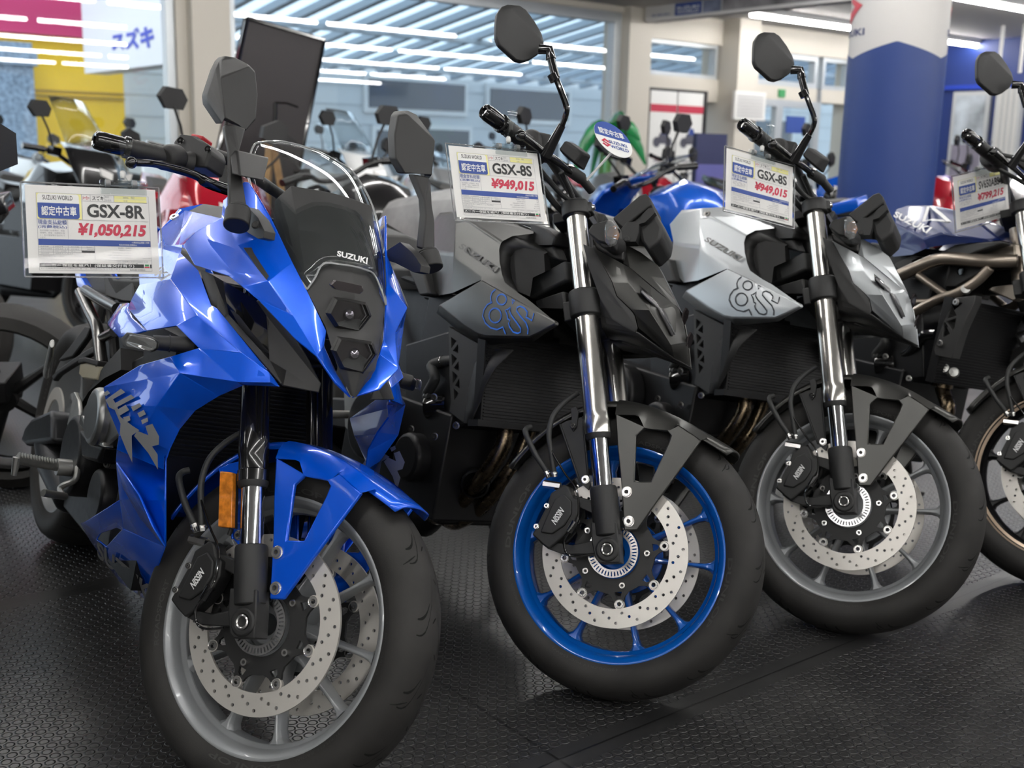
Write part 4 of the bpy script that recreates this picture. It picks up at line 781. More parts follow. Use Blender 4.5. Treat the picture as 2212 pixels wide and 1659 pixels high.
def fender(root, SM, fm, kind):
    m = MB(); rows = []
    nA = 30; a0, a1 = radians(59), radians(161)
    for i in range(nA+1):
        t = i/nA; a = a0+(a1-a0)*t; lip = .014*max(0, 1-t*6)**1.5+.016*math.exp(-((t-.55)/.22)**2)
        taper = .058+.016*min(1, t*6) if t < .2 else .074-.012*max(0, (t-.75)*4)
        row = []
        for j in range(13):
            u = -1+j/6; y = u*taper; r = .314+lip-.011*abs(u)**2.2-(.010 if abs(u) == 1 else 0)
            row.append(FA+V((cos(a)*r, y, sin(a)*r)))
        rows.append(row)
    m.grid(rows)
    f = ob('front_fender', m, fm, root, SM, solid=.0035, off=-1, ang=45)
    pl = T('fender_plate'); ho = T('fender_hole')
    for s in (1, -1):
        m = MB(); Yp = lambda p, y: V((p.x, y*s, p.z)); m.plate([[Yp(p, -.088) for p in pl], [Yp(p, -.088) for p in ho]], (0, -.009*s, 0))
        tp = pl[:6]; web = []   # web joining the stay to the shell
        N = 18
        for i in range(N+1):
            t = i/N*5; k = min(int(t), 4); p = tp[k]*(1-(t-k))+tp[k+1]*(t-k); q = p-FA; a = math.atan2(q.z, q.x); ar = math.hypot(q.x, q.z); lip = .016*math.exp(-(((a-radians(59))/radians(102)-.55)/.22)**2)
            c = lambda r, y: FA+V((cos(a)*r, -y*s, sin(a)*r)); web.append((Yp(p, -.0972), c(ar+(.296+lip-ar)*.7, .091), c(.300+lip, .080), c(.309+lip, .064)))
        m2 = MB(); m2.grid([[w_[k] for w_ in web] for k in range(4)]); ob('fender_side', m2, fm, f, ang=60)
        st = ob('fender_stay', m, fm, f, bevel=.0025)
        m = MB(True)
        for q in T('staybolt')[1:3]: bolt(m, (q.x, -.097*s, q.z), (0, -s, 0), .0095, .005)
        ob('fender_bolt', m, steel, f)
        m = MB(); m.plate([[Yp(p, -.080) for p in T('staybracket')]], (0, -.007*s, 0))
        q = T('staybracket'); 
        for i, j in ((0, 6), (2, 3)): m.tube([Yp(q[i], -.0885), Yp(q[j], -.0885)], .0028, 8)
        st2 = ob('rear_stay', m, fm if kind == 'R' else cast_black, f, bevel=.0015)
        m = MB(); q = T('staybolt')[0]; bolt(m, (q.x, -.087*s, q.z), (0, -s, 0), .0075, .005); ob('fender_bolt', m, steel, f)
    return f
def bike_matrix(X, Yw, yaw, lean): return M4.Translation((X, Yw, 0)) @ M4.Rotation(radians(yaw), 4, 'Z') @ M4.Rotation(-radians(lean), 4, 'X')
def sub(parent, name, mb, m, ml=None, **kw): return ob(name, mb, m, parent, ml, **kw)
def flat(pts, y0, y1): 
    m = MB(); m.plate([[V((p.x, y0, p.z)) for p in pts]], (0, y1-y0, 0)); return m
def pair(name, fn, m, parent, ml=None, **kw):
    a = fn(); return ob(name, a, m, parent, ml, **kw), ob(name, a.mirror(), m, parent, ml, **kw)
def bar_parts(root, SM, P, grip_r=.0165):
    """P: bar points outer to centre (right side); builds both sides"""
    for s in (1, -1):
        q = [V((p.x, p.y*s, p.z)) for p in P]; d = (q[0]-q[1]).normalized()
        m = MB(); m.lathe([(0, .012), (.0075, .012), (.0075, .0165), (.0115, .0175), (.0155, .014), (.0168, .004), (.0168, -.028), (.0155, -.034), (.0195, -.036), (.0195, -.043), (0, -.043)], o=q[0]-d*.012, ax=d, n=28)
        be = ob('bar_end', m, gloss_black, root, SM)
        m = MB(); g0 = q[0]-d*.055; g1 = q[0]-d*.170; m.lathe([(0, 0), (.0185, 0)]+[(.0165+.0012*(k % 2), .008+.0052*k) for k in range(19)]+[(.0205, .110), (.0205, .116), (0, .116)], o=g0, ax=-d, n=24)
        ob('handlebar_grip', m, black_pl, root, SM)
        m = MB(); m.tube(smooth([g1]+q[1:]+[V((q[-1].x-.01, 0, q[-1].z+.004))] if len(q) > 2 else [g1, q[-1]]), .0115, 12); ob('handlebar', m, cast_black, root, SM)
def naked(name, mw, sdeg, paint, rim, ph, logo, decal, label):
    root = empty(name, mw, label, 'motorcycle'); SM = steer(radians(sdeg))
    front_end(root, SM, rim, ph, matt_black, alu_fork, 'S')
    # tank and shoulder covers
    a = panel('s_tank'); top = [22, 0, 1, 2, 3]; n = len(a.v)
    b = a.mirror(); a.add(b.v, b.f)
    a.add([a.v[23]]+[a.v[i] for i in top]+[a.v[i+n] for i in top[::-1]]+[a.v[23+n]], [tuple(range(12))])
    t = ob('fuel_tank', a, paint, root, bevel=.006, seg=3, weld=True, ang=16, blim=8)
    m = MB(); quad_text(m, 'SUZUKI', *T('s_tanktext'), bold=.03); quad_text(m, 'SUZUKI', *[V((p.x, -p.y, p.z)) for p in (T('s_tanktext')[1], T('s_tanktext')[0], T('s_tanktext')[3], T('s_tanktext')[2])], bold=.03)
    ob('tank_lettering', m, decal, t)
    m = MB(); bolt(m, T('s_tankbolt')[0], (.35, -.8, .45), .008, .003); ob('tank_bolt', m, steel, t)
    for s in (1, -1):
        w_ = ob('tank_shroud', sm(panel('s_wing'), s), paint, root, bevel=.004, seg=3, solid=.012, off=-1, out=(.3, -s, .1), ang=15, blim=8)
        if logo:
            m = MB(); pl = T('s_wing'); nrm = (pl[1]-pl[0]).cross(pl[2]-pl[0]).normalized()
            nrm = nrm if nrm.y < 0 else -nrm
            for i in range(7):
                p = T('s_logo%d' % i); cl = i < 2 or i in (4, 6)
                m.ribbon([q for q in (p[:-1] if cl else p)], .0036, nrm, cl)
            ob('shroud_logo', sm(m, s), logo, w_)
        ob('intake_surround', sm(panel('s_recess'), s), dark_pl, root, solid=.004, off=-1, out=(.3, -s, .2))
        ob('airbox_side', sm(panel('s_airbox'), s), black_pl, root)
        h = [[V(p) for p in T('s_radhole%d' % i)] for i in range(7)]
        m = MB(); m.plate([T('s_radcover')]+h, (0, .02, 0)); rc = ob('radiator_cover', sm(m, s), dark_pl, root, bevel=.0015)
        ob('cover_wall', sm(panel('s_radwall'), s), black_pl, rc, solid=.004)
        pts = T('s_kneepad'); ob('frame_cover', sm(flat(pts, -.15, -.10), s), dark_pl, root, bevel=.006)
        ob('steering_head_cover', sm(flat(T('s_steercover'), -.08, -.03), s), black_pl, root, bevel=.004)
        m = flat(T('s_duct'), -.07, -.02); ob('air_duct', sm(m, s), gloss_black if 0 else hose_m, root, bevel=.012, seg=3)
        m = flat(T('s_rail'), -.078, -.03); m.plate([[V((p.x, -.072, p.z)) for p in T('s_bracket')]], (0, .03, 0)); ob('main_frame', sm(m, s), cast_black, root, bevel=.005)
    m = MB(); m.tube([(-.285, 0, .84), (-.345, 0, .985)], .034, 20); ob('steering_head', m, cast_black, root)
    # radiator
    m = MB(); R_ = M4.Rotation(radians(-12), 3, 'Y'); m.box((-.375, 0, .60), (.03, .34, .20), R_)
    for i in range(27): m.box(V((-.375, 0, .60))+R_ @ V((.0165, 0, -.096+i*.0074)), (.004, .33, .0022), R_)
    m.box(V((-.375, 0, .60))+R_ @ V((0, 0, -.105)), (.04, .36, .015), R_); ob('radiator', m, engine_m, root)
    engine(root)
    # exhaust
    m = MB(); m.tube(smooth(T('s_pipeA')), .0195, 18); m2 = MB(); m2.tube(smooth(T('s_pipeB')), .0195, 18)
    ob('exhaust_header', m, bronze, root); ob('exhaust_header', m2, bronze, root)
    m = MB(); m.tube([(-.72, .03, .19), (-.76, .02, .185), (-1.02, -.06, .18), (-1.10, -.09, .20), (-1.22, -.12, .25)], [.03, .07, .08, .06, .045], 20); ob('muffler', m, engine_m, root)
    m = MB(); m.lathe([(0, 0), (.033, 0), (.035, .004), (.035, .055), (.030, .06)], o=T('s_filter')[0]+V((.0, .02, 0)), ax=(.8, -.6, 0), n=28); ob('oil_filter', m, engine_m, root)
    rear_half(root, paint, rim, 'S')
    cowl(root, SM, paint)
    # bar, levers, reservoir, mirrors
    B = T('s_barpts'); bar_parts(root, SM, B)
    d = (B[0]-B[2]).normalized()
    for s in (1, -1):
        f = lambda m: sm(m, s)
        m = MB(); c = B[2]; m.lathe([(0, -.038), (.020, -.038), (.026, -.030), (.033, -.024), (.034, .022), (.026, .030), (0, .030)], o=c, ax=d, n=22, ref=(0, 0, 1)); m.box(c+V((.018, 0, .004)), (.045, .05, .05)); ob('switch_housing', f(m), black_pl, root, SM, bevel=.006, seg=3)
        lv = T('s_lever'); m = MB(); m.tube(smooth(lv), [.0075]*12+[.0085]*14, 12, flat=.75); m.lathe([(.0001, -.0115), (.006, -.0098), (.0098, -.006), (.0115, 0), (.0098, .006), (.006, .0098), (.0001, .0115)], o=lv[0], n=16); lv_ = ob('brake_lever' if s > 0 else 'clutch_lever', f(m), gloss_black, root, SM)
        m = MB(); bolt(m, lv[4]+V((0, 0, .009)), (0, -.3, 1), .009, .004); ob('lever_bolt', f(m), steel, lv_)
        if s > 0:
            r = T('s_resv'); m = MB(); m.hexa([r[0], r[1], r[2], r[3], r[4], r[5], r[2]+r[5]-r[1], r[3]+r[4]-r[0]]); rv = ob('brake_fluid_reservoir', m, black_pl, root, SM, bevel=.005, seg=2)
            m = MB(); m.tube([r[0]+V((.01, .02, -.02)), lv[4], lv[5]], .013, 12); m.cyl(lv[5], lv[5]+V((.02, .03, -.012)), .010, n=12); ob('master_cylinder', m, cast_black, rv)
        if s < 0: continue
        st = T('s_stalk'); m = MB(); m.tube(smooth(st[3:]), .0062, 10); m.cyl(st[8]+V((-.015, .01, -.04)), st[7], .0125, .008, n=14); m.cyl(st[2], st[4], .0085, n=14); m.cyl(st[3]+V((0, 0, -.012)), st[4]+V((0, 0, -.006)), .0105, n=14); m.tube([st[0], st[1], st[2]], .0105, 12); sk = ob('mirror_stalk', f(m), gloss_black, root, SM)
        mirror_head(root, SM, [V(p) for p in T('s_mirror')[:16]], f)
    m = MB(); m.tube(smooth([B[3]+V((.03, .02, -.02)), V((-.33, -.10, 1.0)), V((-.30, -.07, .93)), V((-.27, -.06, .84)), V((-.22, -.08, .72)), V((-.15, -.085, .62))]), .0062, 10); ob('brake_line', m, hose_m, root, SM)
    m = MB(); m.tube(smooth([B[2]+V((.01, 0, -.03)), V((-.35, -.14, 1.0)), V((-.31, -.08, .99)), V((-.33, -.02, .93))]), .006, 10); m.tube(smooth([B[2]+V((-.01, .03, -.035)), V((-.37, -.12, .985)), V((-.33, -.05, .96)), V((-.36, 0, .92))]), .0075, 10); ob('throttle_cable', m, hose_m, root, SM)
    return root
def mirror_head(root, SM, P, f):
    """P outline of the mirror back seen from the front right; a shallow faceted shell behind a glass"""
    c = sum(P, V((0, 0, 0)))/len(P); n = V((.62, -.76, .1)).normalized()
    # lay the outline on a plane facing front right, keeping its size as seen
    eye = V((.608, -2.392, .294)); Q = []
    for p in P:
        d = (p-eye); t = ((c-eye).dot(n))/d.dot(n); Q.append(eye+d*t)
    rim = [q-n*.006 for q in Q]; c2 = sum(Q, V((0, 0, 0)))/len(Q)
    ra = c2+(Q[2]-c2)*.80+n*.016; rb = c2+(Q[7]-c2)*.78+n*.018
    m = MB(); N = len(Q); vs = rim+[q+n*.006 for q in Q]+[ra, rb]; fs = [(i, (i+1) % N, (i+1) % N+N, i+N) for i in range(N)]
    sd = [2*N if (q-ra).dot(rb-ra) < .5*(rb-ra).length_squared else 2*N+1 for q in Q]
    for i in range(N):
        j = (i+1) % N; fs.append((i+N, j+N, sd[i]))
        if sd[i] != sd[j]: fs.append((j+N, sd[j], sd[i]))
    m.add(vs, fs); h = ob('mirror_housing', f(m), black_pl, root, SM, bevel=.0025)
    m = MB(); m.plate([[c2+(q-c2)*.94-n*.006 for q in Q]], -n*.002); ob('mirror_glass', f(m), mirror_m, h)
def cowl(root, SM, paint):
    c = panel('s_cowl'); f = panel('s_fly'); n = len(c.v); k = len(f.v)
    for s in (1, -1):
        h = ob('headlight_cowl', sm(c, s), paint, root, SM, bevel=.0025, seg=2, solid=.004, off=-1, ang=12, blim=6, out=(.3, -s, .2))
        ob('lamp_recess', sm(panel('s_slot'), s), gloss_black, h); ob('position_lamp', sm(panel('s_poslamp'), s), slot_m, h, solid=.004)
        ob('cowl_inner_panel', sm(panel('s_cowlinner'), s), black_pl, root, SM, solid=.004, bevel=.002)
        ob('cowl_under_tray', sm(panel('s_tray'), s), black_pl, root, SM, solid=.003)
        b = ob('turn_signal', sm(flat(T('s_turnbody'), -.205, -.155), s), black_pl, root, SM, bevel=.008, seg=3)
        p = T('s_turnlens'); cc = sum(p, V((0, 0, 0)))/len(p); m = MB(); m.mi = 0
        m.grid([[V((q.x, -.203, q.z)) for q in p]+[V((p[0].x, -.203, p[0].z))], [V((q.x, -.214, q.z)) for q in p]+[V((p[0].x, -.214, p[0].z))], [cc+(V((q.x, -.2205, q.z))-cc)*.7 for q in p+[p[0]]]]); m.poly([cc+(V((q.x, -.222, q.z))-cc)*.7 for q in p])
        ob('signal_lens', sm(m, s), clear_lens, b, bevel=.001)
        m = MB(); m.lathe([(.0001, -.014), (.008, -.010), (.010, 0), (.008, .010), (.0001, .014)], o=V((cc.x, -.2, cc.z+.002)), n=14); ob('signal_bulb', sm(m, s), amber, b)
        q = T('s_turnstem'); m = MB(); m.tube([q[0], q[1]], [.016, .020], 14); ob('signal_stem', sm(m, s), black_pl, b)
        ob('signal_mount', sm(flat(T('s_turnblock'), -.10, -.04), s), black_pl, root, SM, bevel=.004)
    m = f; o = f.mirror(); m2 = MB(); m2.add(m.v, m.f); m2.add(o.v, o.f)
    chain = [0, 8, 7, 6, 5, 4]; m2.add([m.v[i] for i in chain]+[o.v[i] for i in chain], [(i, i+1, i+7, i+6) for i in range(5)])
    ob('fly_screen', m2, paint, root, SM, bevel=.002, weld=True, ang=12, blim=6)
    e = [c.v[i] for i in (6, 7, 8, 9)]; m = MB(); w_ = c.mirror(); e2 = [w_.v[i] for i in (6, 7, 8, 9)]
    m.add([V(p)+V((-.012, 0, 0)) for p in e+e2], [(i, i+1, i+5, i+4) for i in range(3)]); hp = ob('headlight_panel', m, gloss_black, root, SM)
    m = MB()
    for z in (.835, .785):
        q = [V((.0, .022*u, z+.017*v)) for u, v in ((-1, .2), (-.6, 1), (.6, 1), (1, .2), (.6, -1), (-.6, -1))]; t = (.86-z)/.13
        m.plate([[p+V((-.050+.070*t, 0, 0)) for p in q]], (.004, 0, 0))
    ob('headlight_lens', m, lamp_in, hp)
    m = flat(T('s_meter'), -.085, .03); mt = ob('meter_display', m, black_pl, root, SM, bevel=.003)
    m = flat(T('s_meterback'), -.075, .05); ob('meter_housing', m, black_pl, mt, bevel=.010, seg=3)
    m = flat(T('s_meterbracket'), -.092, -.06); q = T('s_meterbracket'); bolt(m, (q[0].x+.02, -.092, q[0].z-.02), (0, -1, 0), .006, .003); ob('meter_bracket', m, cast_black, mt, bevel=.003)
def engine(root, x=0):
    m = MB(); m.box((-.74, 0, .36), (.50, .30, .26)); m.box((-.60, 0, .55), (.30, .27, .24), M4.Rotation(radians(-18), 3, 'Y')); m.box((-.62, 0, .70), (.26, .22, .14)); m.box((-.70, 0, .235), (.30, .18, .06))
    m.lathe([(0, 0), (.085, 0), (.092, .01), (.092, .05)], o=(-.80, -.205, .40), ax=(0, 1, 0), n=36); m.lathe([(0, 0), (.055, 0), (.06, .01), (.06, .05)], o=(-.60, -.19, .36), ax=(0, 1, 0), n=30)
    m.box((-.62, 0, .80), (.34, .20, .12)); m.box((-1.0, 0, .62), (.40, .14, .30)); ob('engine', m, engine_m, root, bevel=.012, seg=2)
    p = T('s_pump'); m = MB(); m.lathe([(0, 0), (.026, 0), (.028, .004), (.028, .05), (.034, .052), (.034, .058), (0, .058)], o=p[0], ax=(p[1]-p[0]), n=28); ob('water_pump', m, gloss_black, root)
    m = MB(True); m.cut(); m.tube(smooth(T('s_hose')), .013, 14); m.cut(); m.tube(smooth(T('s_hose2')), .011, 14); ob('coolant_hose', m, hose_m, root)
    m = MB(True)
    for b in T('s_bolts'): bolt(m, b, (.55, -.83, 0), .0075, .006)
    for q in ('s_hose', 's_hose2'):
        h = smooth(T(q)); 
        for i in (4, len(h)-4): m.cut(); m.cyl(h[i], h[i]*.7+h[i+1]*.3, .0145, n=14)
    ob('engine_fastener', m, steel, root)
def rear_half(root, paint, rim, kind):
    RA = V((-1.465, 0, .323)); AR = M4.Translation(RA)
    ob('rear_tyre', shared('rear_tyre', lambda: make_tyre(.088, .315, 13), [tyre_m, groove_m, tyretext_m], ang=50), None, root, AR)
    rr = ob('rear_rim', shared('rear_rim_'+rim.name, lambda: make_rim(.074), [rim]), None, root, AR)
    m = MB(); c = lambda r, n: [V((r*cos(2*pi*i/n), -.10, r*sin(2*pi*i/n))) for i in range(n)]; m.plate([c(.12, 60), c(.085, 40)], (0, .005, 0)); ob('rear_brake_disc', m, disc_m, rr)
    m = MB(); m.lathe([(.08, .1), (.098, .1), (.098, .106), (.08, .106)], ax=(0, 1, 0), n=42, closed=True); ob('rear_sprocket', m, alloy, rr)
    m = MB()
    for s in (1, -1): m.grid([[V((x, s*y+dy, z+dz)) for dy, dz in ((-.016, -h), (.016, -h), (.016, h), (-.016, h))] for x, y, z, h in ((-.92, .10, .40, .045), (-1.1, .118, .375, .042), (-1.35, .122, .335, .034), (-1.50, .122, .323, .030))], True)
    m.box((-.98, 0, .40), (.06, .22, .08)); ob('swingarm', m, cast_black, root, bevel=.006)
    m = MB(); m.grid([[V((x, y*w_, z-(.03 if abs(y) == 1 else .012 if abs(y) > .6 else 0))) for y in (-1, -.7, 0, .7, 1)] for x, w_, z in ((-.74, .09, .86), (-.84, .12, .84), (-.98, .135, .825), (-1.08, .13, .845), (-1.10, .12, .90), (-1.30, .10, .925), (-1.42, .07, .935))])
    ob('seat', m, seat_m, root, solid=.06, off=-1, ang=50, bevel=.006)
    m = MB()
    for s in (1, -1): m.add([(-.95, .13*s, .80), (-1.10, .135*s, .86), (-1.38, .09*s, .93), (-1.50, .045*s, .945), (-1.46, .05*s, .90), (-1.15, .12*s, .80)], [(0, 1, 5), (1, 2, 4, 5), (2, 3, 4)])
    m.add([(-1.38, .09, .93), (-1.38, -.09, .93), (-1.50, .045, .945), (-1.50, -.045, .945), (-1.46, .05, .9), (-1.46, -.05, .9)], [(0, 1, 3, 2), (2, 3, 5, 4)]); ob('tail_cowl', m, paint, root, bevel=.004, solid=.004)
    m = MB()
    for s in (1, -1): m.tube([(-.78, .10*s, .78), (-1.1, .11*s, .80), (-1.42, .06*s, .89)], .013, 10); m.tube([(-.85, .11*s, .55), (-1.12, .11*s, .79)], .012, 10)
    m.box((-1.25, 0, .80), (.30, .13, .05)); m.tube([(-1.40, 0, .86), (-1.56, 0, .72), (-1.60, 0, .62)], [.05, .04, .05], 8, flat=.4); ob('subframe', m, cast_black, root)
    if kind == 'S':
        for s in (1, -1):
            m = MB(); m.cyl((-.93, .16*s, .40), (-.92, .25*s, .395), .011, n=12); m.plate([[V((x, .155*s, z)) for x, z in ((-.86, .46), (-.88, .34), (-.96, .36), (-1.0, .45), (-.95, .52))]], (0, .012*s, 0)); ob('foot_peg', m, alloy, root)
    q = T('s_stand'); m = MB(); m.tube([V((-.66, .13, .22)), V((-.70, .22, .12)), V((-.74, .30, .075))], .011, 10); m.box((-.745, .305, .070), (.06, .03, .012)); ob('side_stand', m, cast_black, root)
def symgrid(rows):
    return [[V(p) for p in r]+[V((p[0], -p[1], p[2])) for p in r[:-1][::-1]] for r in rows]
def pt(k): return T(k)[0]
def sport(name, mw, sdeg, label):
    root = empty(name, mw, label, 'motorcycle'); SM = steer(radians(sdeg)); P = blue_paint
    front_end(root, SM, grey_rim, 133.5, P, black_tube, 'R')
    q = T('reflector'); m = MB(); m.plate([q], (0, .012, 0)); r = ob('side_reflector', m, amber_ref, root, SM, bevel=.002)
    m = MB(); m.plate([[p+V((0, .012, 0)) for p in q]], (0, .006, 0)); m.cyl(q[3]*.5+q[2]*.5+V((0, .02, 0)), q[3]*.5+q[2]*.5+V((0, .02, -.012)), .004); ob('reflector_holder', m, black_pl, r)
    for s in (1, -1):
        u = ob('upper_fairing', sm(panel('a_upper'), s), P, root, bevel=.004, seg=3, solid=.004, off=-1, ang=14, blim=8, out=(.6, -.7*s, .3))
        ob('vent_slot', sm(panel('a_slot'), s), black_pl, u)
        m = MB(True)
        for b in T('a_bolts'): bolt(m, b, (.7, -.7, .2), .0042, .002)
        ob('fairing_bolt', sm(m, s), steel, u)
        i = ob('side_intake', sm(panel('a_intake'), s), dark_pl, root, bevel=.003, ang=14, solid=.003, off=-1, out=(.7, -.7*s, .2)); ob('intake_cavity', sm(panel('a_cavity'), s), gloss_black, i); ob('intake_scoop', sm(panel('a_scoop'), s), black_pl, i)
        f = ob('side_fairing', sm(panel('a_side'), s), P, root, bevel=.005, seg=3, solid=.004, off=-1, ang=14, blim=8, out=(.4, -s, .1))
        g = MB()
        for k in range(10): g.add(T('a_graphic%d' % k), [tuple(x) for x in TR['a_graphic%d' % k][1]])
        ob('fairing_graphic', sm(g, s), mat('grey_decal', (.20, .20, .205), .4), f)
        ob('fairing_blade', sm(panel('a_blade'), s), P, f, bevel=.002, solid=.004, off=-1, out=(.4, -s, .1))
        b = ob('belly_cowl', sm(panel('a_belly'), s), P, root, bevel=.004, solid=.004, off=-1, out=(.4, -s, 0))
        m = MB(); q = T('a_bellytext')
        if s > 0: quad_text(m, 'SUZUKI', *q, bold=.03)
        else: quad_text(m, 'SUZUKI', *[V((p.x, -p.y, p.z)) for p in (q[1], q[0], q[3], q[2])], bold=.03)
        ob('belly_lettering', m, mat('grey_decal', (.20, .20, .205), .4), b)
        ob('frame_ear', sm(panel('a_ear'), s), P, root, bevel=.003, solid=.006, off=-1, out=(.4, -s, .2))
        # turn signal
        q = T('a_turnbody'); d = V((-.022, .0, 0)); m = MB(); m.plate([q], d); t = ob('turn_signal', sm(m, s), black_pl, root, bevel=.004)
        q = T('a_turnlens'); m = MB(); m.plate([q], d*.5); L = ob('signal_lens', sm(m, s), clear_lens, t, bevel=.002)
        q = T('a_turnstem'); m = MB(); m.tube([q[0]+d, q[0]*.5+q[1]*.5+d*.5, q[1]], [.013, .0135, .016], 16); m.cyl(q[0]*.6+q[1]*.4+d*.6, q[0]*.57+q[1]*.43+d*.57, .0155, n=16); ob('signal_stem', sm(m, s), black_pl, t)
    # tank
    a = panel('a_tank'); n = len(a.v); o = a.mirror(); a.add(o.v, o.f); top = [9, 0, 1, 2]
    a.add([a.v[i] for i in top]+[V((-.46, 0, 1.03)), V((-.62, 0, 1.02))], [])
    k = len(a.v)-6
    a.add([a.v[9], a.v[0], a.v[10], V((a.v[10][0], -a.v[10][1], a.v[10][2])), a.v[n], a.v[n+9]], [(0, 1, 2, 3, 4, 5)])
    t = ob('fuel_tank', a, P, root, bevel=.008, seg=3, weld=True, ang=16, blim=8)
    c = panel('a_tankcover'); c.add(c.mirror().v, [(0, 1, 2, 3)]); v = [c.v[i] for i in (2, 3)]+[(c.v[3][0], -c.v[3][1], c.v[3][2]), (c.v[2][0], -c.v[2][1], c.v[2][2])]; c.add(v, [(0, 1, 2, 3)]); ob('tank_top_cover', c, black_pl, t, bevel=.004, solid=.006, off=-1)
    m = MB(); quad_text(m, 'SUZUKI', *T('a_tanktext'), bold=.03); ob('tank_lettering', m, white_dec, t)
    m = MB(); bolt(m, T('a_tankbolt')[0], (.4, -.6, .7), .008, .003); ob('tank_bolt', m, steel, t)
    # nose
    nk, s0, p1, p2 = pt('a_neck'), pt('a_scr0'), pt('a_panel'), pt('a_panel2')
    tip = V((.118, 0, .738)); ins = lambda p, k: (p.x-.004, p.y*k, p.z)
    rows = [[ins(nk, 1), (nk.x+.018, 0, nk.z+.004)], [ins(s0, 1), (s0.x+.030, 0, s0.z+.004)], [ins(p1, 1), (p1.x+.018, 0, p1.z)], [ins(p2, 1), (p2.x+.012, 0, p2.z-.004)], [(tip.x-.006, -.006, tip.z+.002), tip]]
    m = MB(); m.grid(symgrid([[r[0], (r[0][0]*.35+r[1][0]*.65, r[0][1]*.62, r[0][2]*.4+r[1][2]*.6), r[1]] for r in rows])); np_ = ob('headlight_panel', m, dark_pl, root, bevel=.002)
    for z, k in (('a_bezA', 'a_lampA'), ('a_bezB', 'a_lampB')):
        q = T(z); c0 = sum(q, V((0, 0, 0)))/6; L = T(k); m = MB(); m.plate([[p for p in q], [c0+(p-c0)*.86 for p in q]], (-.008, 0, 0)); m.grid([[c0+(p-c0)*.88+V((.004, 0, 0)) for p in q+[q[0]]], [c0+(p-c0)*1.06+V((-.004, 0, 0)) for p in q+[q[0]]]]); h = ob('headlight', m, hex_m, np_, bevel=.001)
        m = MB(); m.plate([[c0+(p-c0)*.88+V((-.012, 0, 0)) for p in q]], (-.004, 0, 0)); ob('lamp_reflector', m, lamp_in, h)
        m = MB(); m.lathe([(.0001, .010), (.007, .008), (.011, 0)], o=c0+V((-.012, .004, 0)), ax=(1, -.2, .1), n=24); ob('lamp_projector', m, mat('projector', (.22, .20, .23), .05, .8, coat=1), h)
        m = MB(); m.plate([[c0+(p-c0)*.90+V((.0005, 0, 0)) for p in q]], (-.002, 0, 0)); ob('lamp_glass', m, clear_pl, h)
    m = MB(); m.plate([T('a_nosepos')], (-.01, 0, 0)); ob('position_lamp', m, lamp_in, np_, bevel=.002)
    D = [[(-.150, -.097, 1.034), (-.129, -.081, 1.064), (-.120, -.03, 1.068), (-.118, 0, 1.069)], [(-.108, -.105, .968), (-.078, -.072, .99), (-.066, -.03, .996), (-.064, 0, .998)], [(.004, -.070, .893), (-.014, -.046, .938), (-.002, -.02, .942), (.001, 0, .943)]]
    m = MB(); m.grid(symgrid(D)); dc = ob('instrument_cowl', m, dark_pl, root, bevel=.003, solid=.003, off=-1)
    m = MB(); quad_text(m, 'SUZUKI', *T('a_dashtext'), bold=.03); ob('cowl_lettering', m, white_dec, dc)
    Sg = [[(.0146, -.0752, .8943), (.012, -.064, .916), (.000, -.0485, .942), (.014, -.02, .947), (.017, 0, .948)], [(-.0985, -.1136, .9715), (-.078, -.098, .984), (-.055, -.065, 1.0), (-.043, -.03, 1.007), (-.040, 0, 1.008)],
          [(-.219, -.1277, 1.0665), (-.195, -.110, 1.071), (-.165, -.07, 1.075), (-.150, -.035, 1.078), (-.145, 0, 1.078)], [(-.288, -.105, 1.127), (-.280, -.088, 1.131), (-.268, -.06, 1.134), (-.262, -.03, 1.135), (-.26, 0, 1.135)], [(-.313, -.078, 1.142), (-.321, -.06, 1.148), (-.330, -.04, 1.153), (-.336, -.02, 1.155), (-.338, 0, 1.156)]]
    m = MB(); m.grid(symgrid(Sg)); ws = ob('windscreen', m, screen_pl, root, sub=2, solid=.0028, ang=80)
    rim = symgrid(Sg); L = [r[0] for r in rim]+rim[-1][1:-1]+[r[-1] for r in rim[::-1]]; m = MB(); m.tube(smooth(L, 4), .0021, 8); ob('screen_edge', m, mat('polished_edge', (.62, .64, .64), .12, trans=.5, coat=.6), ws)
    L = rim[0]; m = MB(); m.tube(smooth(L, 4), .0018, 8); ob('screen_lower_edge', m, mat('polished_edge', (.62, .64, .64), .12), ws)
    # mirrors, bars
    for s in (1, -1):
        q = T('a_mirror'); m = panel('a_mirror'); n = len(q); edge = [2, 3, 4, 5, 6, 7, 12, 13, 14, 15, 16, 11, 8, 9, 10]; bk = [q[i]+V((-.03, 0, 0)) for i in edge]
        m.add([q[i] for i in edge]+bk, [(i, (i+1) % 15, (i+1) % 15+15, i+15) for i in range(15)]); h = ob('mirror_housing', sm(m, s), black_pl, root, bevel=.003, weld=True)
        c0 = sum(bk, V((0, 0, 0)))/15; m = MB(); m.plate([[c0+(p-c0)*.97 for p in bk]], (.006, 0, 0)); ob('mirror_glass', sm(m, s), mirror_m, h)
        q = T('a_stalk'); m = MB(); ed = [0, 1, 2, 3, 4, 5, 6, 7, 8]; m.plate([[q[i] for i in ed]], (-.022, .004 if 1 else 0, 0)); sk = ob('mirror_stalk', sm(m, s), black_pl, root, bevel=.003)
        b = T('a_mbase'); m = MB(); m.cyl(b[0]*.9+b[1]*.1, b[1], .0215, .022, n=28); m.cyl(b[0]*1.05-b[1]*.05, b[0]*.9+b[1]*.1, .019, .0205, n=28); ob('mirror_base', sm(m, s), black_pl, sk, bevel=.002)
